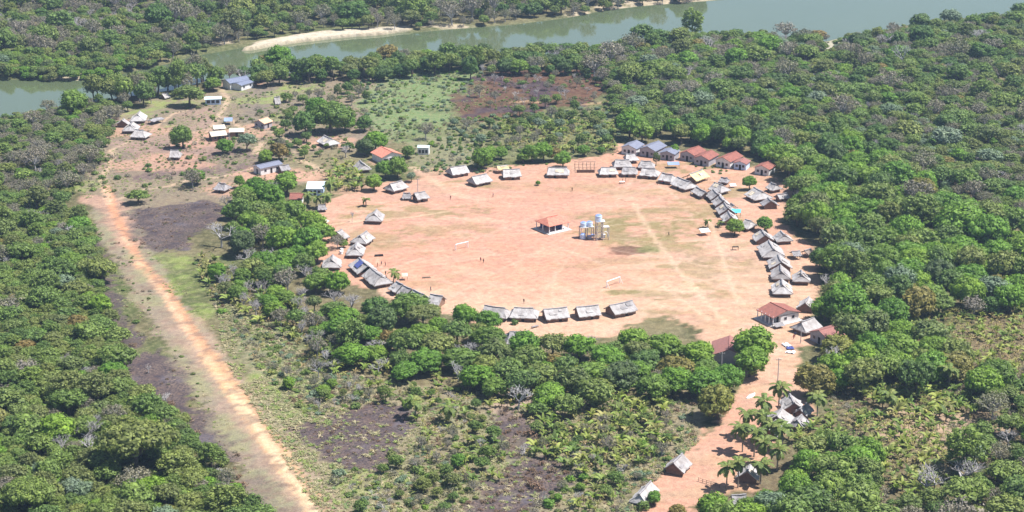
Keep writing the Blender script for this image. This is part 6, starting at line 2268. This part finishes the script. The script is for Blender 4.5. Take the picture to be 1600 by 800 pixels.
def stubble(poly, n):
    P = W(poly, 0)
    X, Y = [p[0] for p in P], [p[1] for p in P]
    for _ in range(n):
        x, y = PR.uniform(min(X), max(X)), PR.uniform(min(Y), max(Y))
        if charred(x, y) > .5 and pip(P, x, y):
            SMALL.append(dict(kind=PR.choices(('bush_brown', 'bush_grey', 'corn'), (7, 2, .6))[0], x=x, y=y, r=PR.uniform(.15, .6), zone='brush'))


for (pp, nn) in (([(450, 630), (660, 630), (660, 740), (450, 740)], 380), ([(690, 640), (900, 640), (900, 840), (690, 840)], 380), ([(190, 300), (350, 300), (350, 395), (190, 395)], 300), ([(150, 375), (230, 375), (310, 640), (380, 730), (300, 690), (190, 600)], 320)):
    stubble(pp, nn)
# grass tufts everywhere in open ground
scatter([(330, 430), (430, 520), (520, 580), (700, 610), (850, 640), (1080, 620), (1090, 690), (1000, 770), (980, 840), (520, 840), (430, 690), (350, 560)], .2, [('tuft', 7), ('tuft_lush', 2)], (.6, 1.5), .31, 9500, 'grass', 4, dens=patch(9, .26, .42, 1.))
scatter([(210, 395), (240, 395), (310, 480), (420, 610), (560, 780), (590, 840), (520, 760), (400, 620), (280, 480)], .2, [('tuft', 3), ('tuft_lush', 7)], (.4, 1.1), .38, 2200, 'grass', 3, dens=patch(9, .4, .55, 8.))
scatter([(110, 200), (330, 160), (480, 115), (640, 120), (760, 110), (760, 270), (560, 265), (330, 300), (130, 310)], .2, [('tuft', 5), ('tuft_lush', 4)], (.45, 1.0), .5, 3500, 'grass', 3, dens=patch(12, .4, .58, 8.))
scatter([(200, 400), (230, 480), (290, 560), (370, 680), (440, 800), (400, 800), (300, 640), (190, 500), (165, 400)], .2, [('tuft', 6), ('tuft_lush', 2)], (.4, .8), .5, 900, 'grass', 3, dens=patch(9, .4, .58, 3.))
scatter([(1290, 600), (1560, 600), (1600, 700), (1500, 800), (1300, 720)], .2, [('tuft', 5), ('tuft_lush', 3)], (.45, 1.0), .5, 900, 'grass', 3)

# ------------------------------------------------------------------ individuals and masses
KNAME = {'mango': ('mango_tree', 'tree'), 'mango_dark': ('mango_tree', 'tree'), 'rusty': ('mango_tree', 'tree'), 'olive': ('woodland_tree', 'tree'), 'green': ('woodland_tree', 'tree'), 'grey': ('dry_tree', 'tree'),
         'blue': ('silvery_tree', 'tree'), 'bare': ('bare_tree', 'tree'), 'spreading': ('spreading_tree', 'tree'), 'banana': ('banana_plant', 'plant'), 'corn': ('maize_plant', 'plant')}
LOOK = {'mango': 'rounded bright green mango tree', 'mango_dark': 'dark green dense mango tree', 'rusty': 'russet-tinged mango tree', 'olive': 'olive green leafy tree', 'green': 'dark green leafy tree', 'grey': 'dry greyish thin-leaved tree',
        'blue': 'silvery blue-green tree', 'bare': 'leafless pale grey tree', 'spreading': 'flat spreading tree', 'banana': 'yellow-green banana plant', 'corn': 'dry yellowish maize plant'}
WHERE = {z.name: z.where for z in ZONES}
WHERE.update({'ban_mid': 'plot below the near grove', 'ban_left': 'slope below left grove', 'ban_nw': 'patch above left plaza side', 'ban_low': 'lower right plantation', 'ban_back': 'garden behind far row', 'maize': 'field at right edge',
              'shrub_low': 'dry scrub at bottom', 'shrub_nw': 'upper left clearing', 'shrub_field': 'green field behind plaza', 'shrub_strip': 'airstrip edge', 'shrub_right': 'lower right thicket'})
BUSHLOOK = {'bush_green': 'dark green low bush', 'bush_olive': 'olive green low bush', 'bush_grey': 'dry greyish low bush', 'bush_lush': 'bright green low bush', 'bush_blue': 'pale blue-green low bush', 'bush_brown': 'scorched brown low bush'}
LIMIT = {'mango_tree': 300, 'woodland_tree': 300, 'dry_tree': 160, 'silvery_tree': 40, 'bare_tree': 110, 'spreading_tree': 20, 'banana_plant': 260, 'maize_plant': 200, 'bush': 260}

mass = {}          # object name -> (label, list of (kind, variant, x, y, rz, sx, sz))


def appar(d):
    return d['r'] * scale_at(d['y'])


def in_view(x, y, m=10):
    px, py = proj(x, y, 2)
    return -m < px < 1600 + m and -m * 3 < py < 800 + m * 5


def size_z(d):
    return d['r'] * d.get('hs', 1.0)


ZBOX = {}
for d in PLACED:
    if d['zone'] and in_view(d['x'], d['y'], 0):
        px, py = proj(d['x'], d['y'], 3)
        b_ = ZBOX.setdefault(d['zone'], [9999, -9999, 9999, -9999])
        b_[0], b_[1], b_[2], b_[3] = min(b_[0], px), max(b_[1], px), min(b_[2], py), max(b_[3], py)
for d in SMALL:
    if d['zone'] not in ('brush', 'grass') and in_view(d['x'], d['y'], 0):
        px, py = proj(d['x'], d['y'], 3)
        b_ = ZBOX.setdefault(d['zone'], [9999, -9999, 9999, -9999])
        b_[0], b_[1], b_[2], b_[3] = min(b_[0], px), max(b_[1], px), min(b_[2], py), max(b_[3], py)


def cell_phrase(d):
    b_ = ZBOX[d['zone']]
    px, py = proj(d['x'], d['y'], 3)
    nx_ = 3 if b_[1] - b_[0] < 260 else 5
    ny_ = 3 if b_[3] - b_[2] < 260 else 5
    i = min(nx_ - 1, int((px - b_[0]) / (b_[1] - b_[0] + 1) * nx_))
    j = min(ny_ - 1, int((py - b_[2]) / (b_[3] - b_[2] + 1) * ny_))
    hx = {3: ('left', 'centre', 'right'), 5: ('far left', 'left', 'centre', 'right', 'far right')}[nx_][i]
    hy = {3: ('top', 'middle', 'bottom'), 5: ('very top', 'upper part', 'middle', 'lower part', 'very bottom')}[ny_][j]
    return hy + ' ' + hx


SHORT = {'mango': 'bright green mango tree', 'mango_dark': 'dark mango tree', 'rusty': 'russet mango tree', 'olive': 'olive green tree', 'green': 'dark green tree', 'grey': 'dry greyish tree', 'blue': 'silvery tree', 'bare': 'leafless tree', 'spreading': 'spreading tree'}


def tree_label(d):
    big = 'big' if d['r'] > 4.6 else ('mid-sized' if d['r'] > 2.9 else 'small')
    return (big + ' ' + SHORT[d['kind']] + ', ' + cell_phrase(d) + ', ' + WHERE[d['zone']])


count = {}
for d in sorted(PLACED, key=lambda d: (-(d['label'] is not None), not in_view(d['x'], d['y']), -appar(d))):
    kind = d['kind']
    nm, cat = KNAME.get(kind, ('bush', 'bush'))
    var = PR.randrange(len(PROTO[kind]))
    z = ground_z(d['x'], d['y'])
    if d['label'] is None and (count.get(nm, 0) >= LIMIT[nm] or not in_view(d['x'], d['y'])):
        far = d['y'] > 760
        key = 'far_forest' if d['zone'] in ('far_bank', 'point_left', 'far_grey') else ('woodland' if d['zone'] in ('wood_back', 'bank_near', 'grove_back', 'grove_right', 'thin_back', 'thin_red', 'bank_bend', 'bank_right') else 'thicket')
        mass.setdefault(key, []).append((kind, var, d['x'], d['y'], z, d['rz'], d['r'], size_z(d)))
        continue
    count[nm] = count.get(nm, 0) + 1
    p = PROTO[kind][var]
    an = PR.uniform(.84, 1.16)
    s = (d['r'] * an, d['r'] / an, size_z(d))
    lab = d['label'] or tree_label(d)
    grp = None if d['label'] else ('trees, ' + WHERE[d['zone']])
    if p['trunk'] is None:
        o = ob(nm, p['crown'], loc=(d['x'], d['y'], z), rz=d['rz'], scale=s)
    else:
        o = ob(nm, None, loc=(d['x'], d['y'], z), rz=d['rz'], scale=s)
        ob('trunk', p['trunk'], o)
        cr = ob('branches' if kind == 'bare' else 'crown', p['crown'], o)
        if kind == 'bare':
            cr['kind'] = 'stuff'
    if kind != 'bare':
        o.rotation_euler = (PR.uniform(-.13, .13), PR.uniform(-.13, .13), d['rz'])
    tag(o, lab, cat, grp)

for d in sorted(SMALL, key=lambda d: (not in_view(d['x'], d['y']), -appar(d))):
    kind = d['kind']
    if d['zone'] == 'brush':
        mass.setdefault('undergrowth', []).append((kind, PR.randrange(len(PROTO[kind])), d['x'], d['y'], ground_z(d['x'], d['y']), PR.uniform(0, 6.28), d['r'] * PR.uniform(.8, 1.3), d['r'] * PR.uniform(.7, 1.1)))
        continue
    if kind.startswith('tuft'):
        mass.setdefault('grass', []).append((kind, PR.randrange(len(PROTO[kind])), d['x'], d['y'], ground_z(d['x'], d['y']), PR.uniform(0, 6.28), d['r'], d['r']))
        continue
    nm, cat = KNAME.get(kind, ('bush', 'bush'))
    var = PR.randrange(len(PROTO[kind]))
    z = ground_z(d['x'], d['y'])
    s = d['r'] * (.95 if kind == 'banana' else 1.0)
    rz = PR.uniform(0, 6.28)
    if count.get(nm, 0) >= LIMIT[nm] or not in_view(d['x'], d['y']):
        key = {'banana_plant': 'banana_plants', 'maize_plant': 'maize_plants', 'bush': 'undergrowth'}[nm]
        mass.setdefault(key, []).append((kind, var, d['x'], d['y'], z, rz, s, s))
        continue
    count[nm] = count.get(nm, 0) + 1
    p = PROTO[kind][var]
    lab = ('large ' if d['r'] > (1.3 if kind in ('banana', 'corn') else 1.5) else 'small ' if d['r'] < 1.0 else '') + (BUSHLOOK.get(kind) or LOOK[kind]) + ', ' + cell_phrase(d) + ', ' + WHERE[d['zone']]
    grp = {'banana_plant': 'banana plants, ', 'maize_plant': 'maize plants, ', 'bush': 'bushes, '}[nm] + WHERE[d['zone']]
    o = ob(nm, p['both'], loc=(d['x'], d['y'], z), rz=rz, scale=(s, s, s))
    tag(o, lab, cat, grp)

# ------------------------------------------------------------------ masses drawn by geometry nodes
proto_col = {}


def mass_object(name, label, rows):
    kinds = sorted({(r[0], r[1]) for r in rows})
    col = bpy.data.collections.new(name + '_sources')
    order = {}
    for i, (k, v) in enumerate(kinds):
        o = bpy.data.objects.new('%s_source_%03d' % (name, i), PROTO[k][v]['both'])
        col.objects.link(o)
        order[(k, v)] = i
    n = len(rows)
    me = bpy.data.meshes.new(name)
    me.vertices.add(n)
    me.vertices.foreach_set('co', np.array([(r[2], r[3], r[4]) for r in rows], np.float32).ravel())
    a = me.attributes.new('pick', 'INT', 'POINT')
    a.data.foreach_set('value', np.array([order[(r[0], r[1])] for r in rows], np.int32))
    a = me.attributes.new('turn', 'FLOAT_VECTOR', 'POINT')
    a.data.foreach_set('vector', np.array([(PR.uniform(-.16, .16), PR.uniform(-.16, .16), r[5]) for r in rows], np.float32).ravel())
    a = me.attributes.new('size', 'FLOAT_VECTOR', 'POINT')
    a.data.foreach_set('vector', np.array([(r[6] * PR.uniform(.82, 1.18), r[6] * PR.uniform(.82, 1.18), r[7]) for r in rows], np.float32).ravel())
    o = ob(name, me)
    tag(o, label, name.replace('_', ' '), kind='stuff')
    ng = bpy.data.node_groups.new(name + '_scatter', 'GeometryNodeTree')
    ng.interface.new_socket('Geometry', in_out='INPUT', socket_type='NodeSocketGeometry')
    ng.interface.new_socket('Geometry', in_out='OUTPUT', socket_type='NodeSocketGeometry')
    N = ng.nodes
    gi, go = N.new('NodeGroupInput'), N.new('NodeGroupOutput')
    ip = N.new('GeometryNodeInstanceOnPoints')
    ci = N.new('GeometryNodeCollectionInfo')
    ci.inputs['Collection'].default_value = col
    ci.inputs['Separate Children'].default_value = True
    ci.inputs['Reset Children'].default_value = True
    ip.inputs['Pick Instance'].default_value = True

    def attr(nm_, t_):
        q = N.new('GeometryNodeInputNamedAttribute')
        q.data_type = t_
        q.inputs['Name'].default_value = nm_
        return q.outputs['Attribute']
    L = ng.links
    L.new(gi.outputs[0], ip.inputs['Points'])
    L.new(ci.outputs[0], ip.inputs['Instance'])
    L.new(attr('pick', 'INT'), ip.inputs['Instance Index'])
    er = N.new('FunctionNodeEulerToRotation')
    L.new(attr('turn', 'FLOAT_VECTOR'), er.inputs[0])
    L.new(er.outputs[0], ip.inputs['Rotation'])
    L.new(attr('size', 'FLOAT_VECTOR'), ip.inputs['Scale'])
    L.new(ip.outputs[0], go.inputs[0])
    o.modifiers.new('scatter', 'NODES').node_group = ng
    return o


ML = {'far_forest': 'mixed green and grey forest covering the land across the river', 'woodland': 'mixed green and greyish woodland behind and right of the village', 'thicket': 'dense low olive forest left of the airstrip and in thickets',
      'banana_plants': 'mass of banana plants filling the gardens', 'maize_plants': 'dense dry maize filling the field at the right edge', 'undergrowth': 'scattered low bushes in the open scrub', 'grass': 'dry and green grass tufts on open ground'}
for k_, rows in mass.items():
    print('MASS', k_, len(rows))
    mass_object(k_, ML[k_], rows)
print('COUNTS', count, 'OBJECTS', len(bpy.data.objects))
# ------------------------------------------------------------------ haze
hm = bpy.data.materials.new('pale_haze')
hm.use_nodes = True
hn = hm.node_tree
hn.nodes.clear()
hv = hn.nodes.new('ShaderNodeVolumePrincipled')
hv.inputs['Color'].default_value = (0.55, 0.74, 1.0, 1)
hv.inputs['Density'].default_value = 0.00010
hv.inputs['Anisotropy'].default_value = 0.2
ho = hn.nodes.new('ShaderNodeOutputMaterial')
hn.links.new(hv.outputs[0], ho.inputs['Volume'])
mb = MB()
mb.box((0, 2000, 99), (10400, 10400, 206))
hz = ob('haze', mb.mesh('haze', hm))
tag(hz, 'thin pale bluish haze over the whole valley', 'haze', kind='stuff')
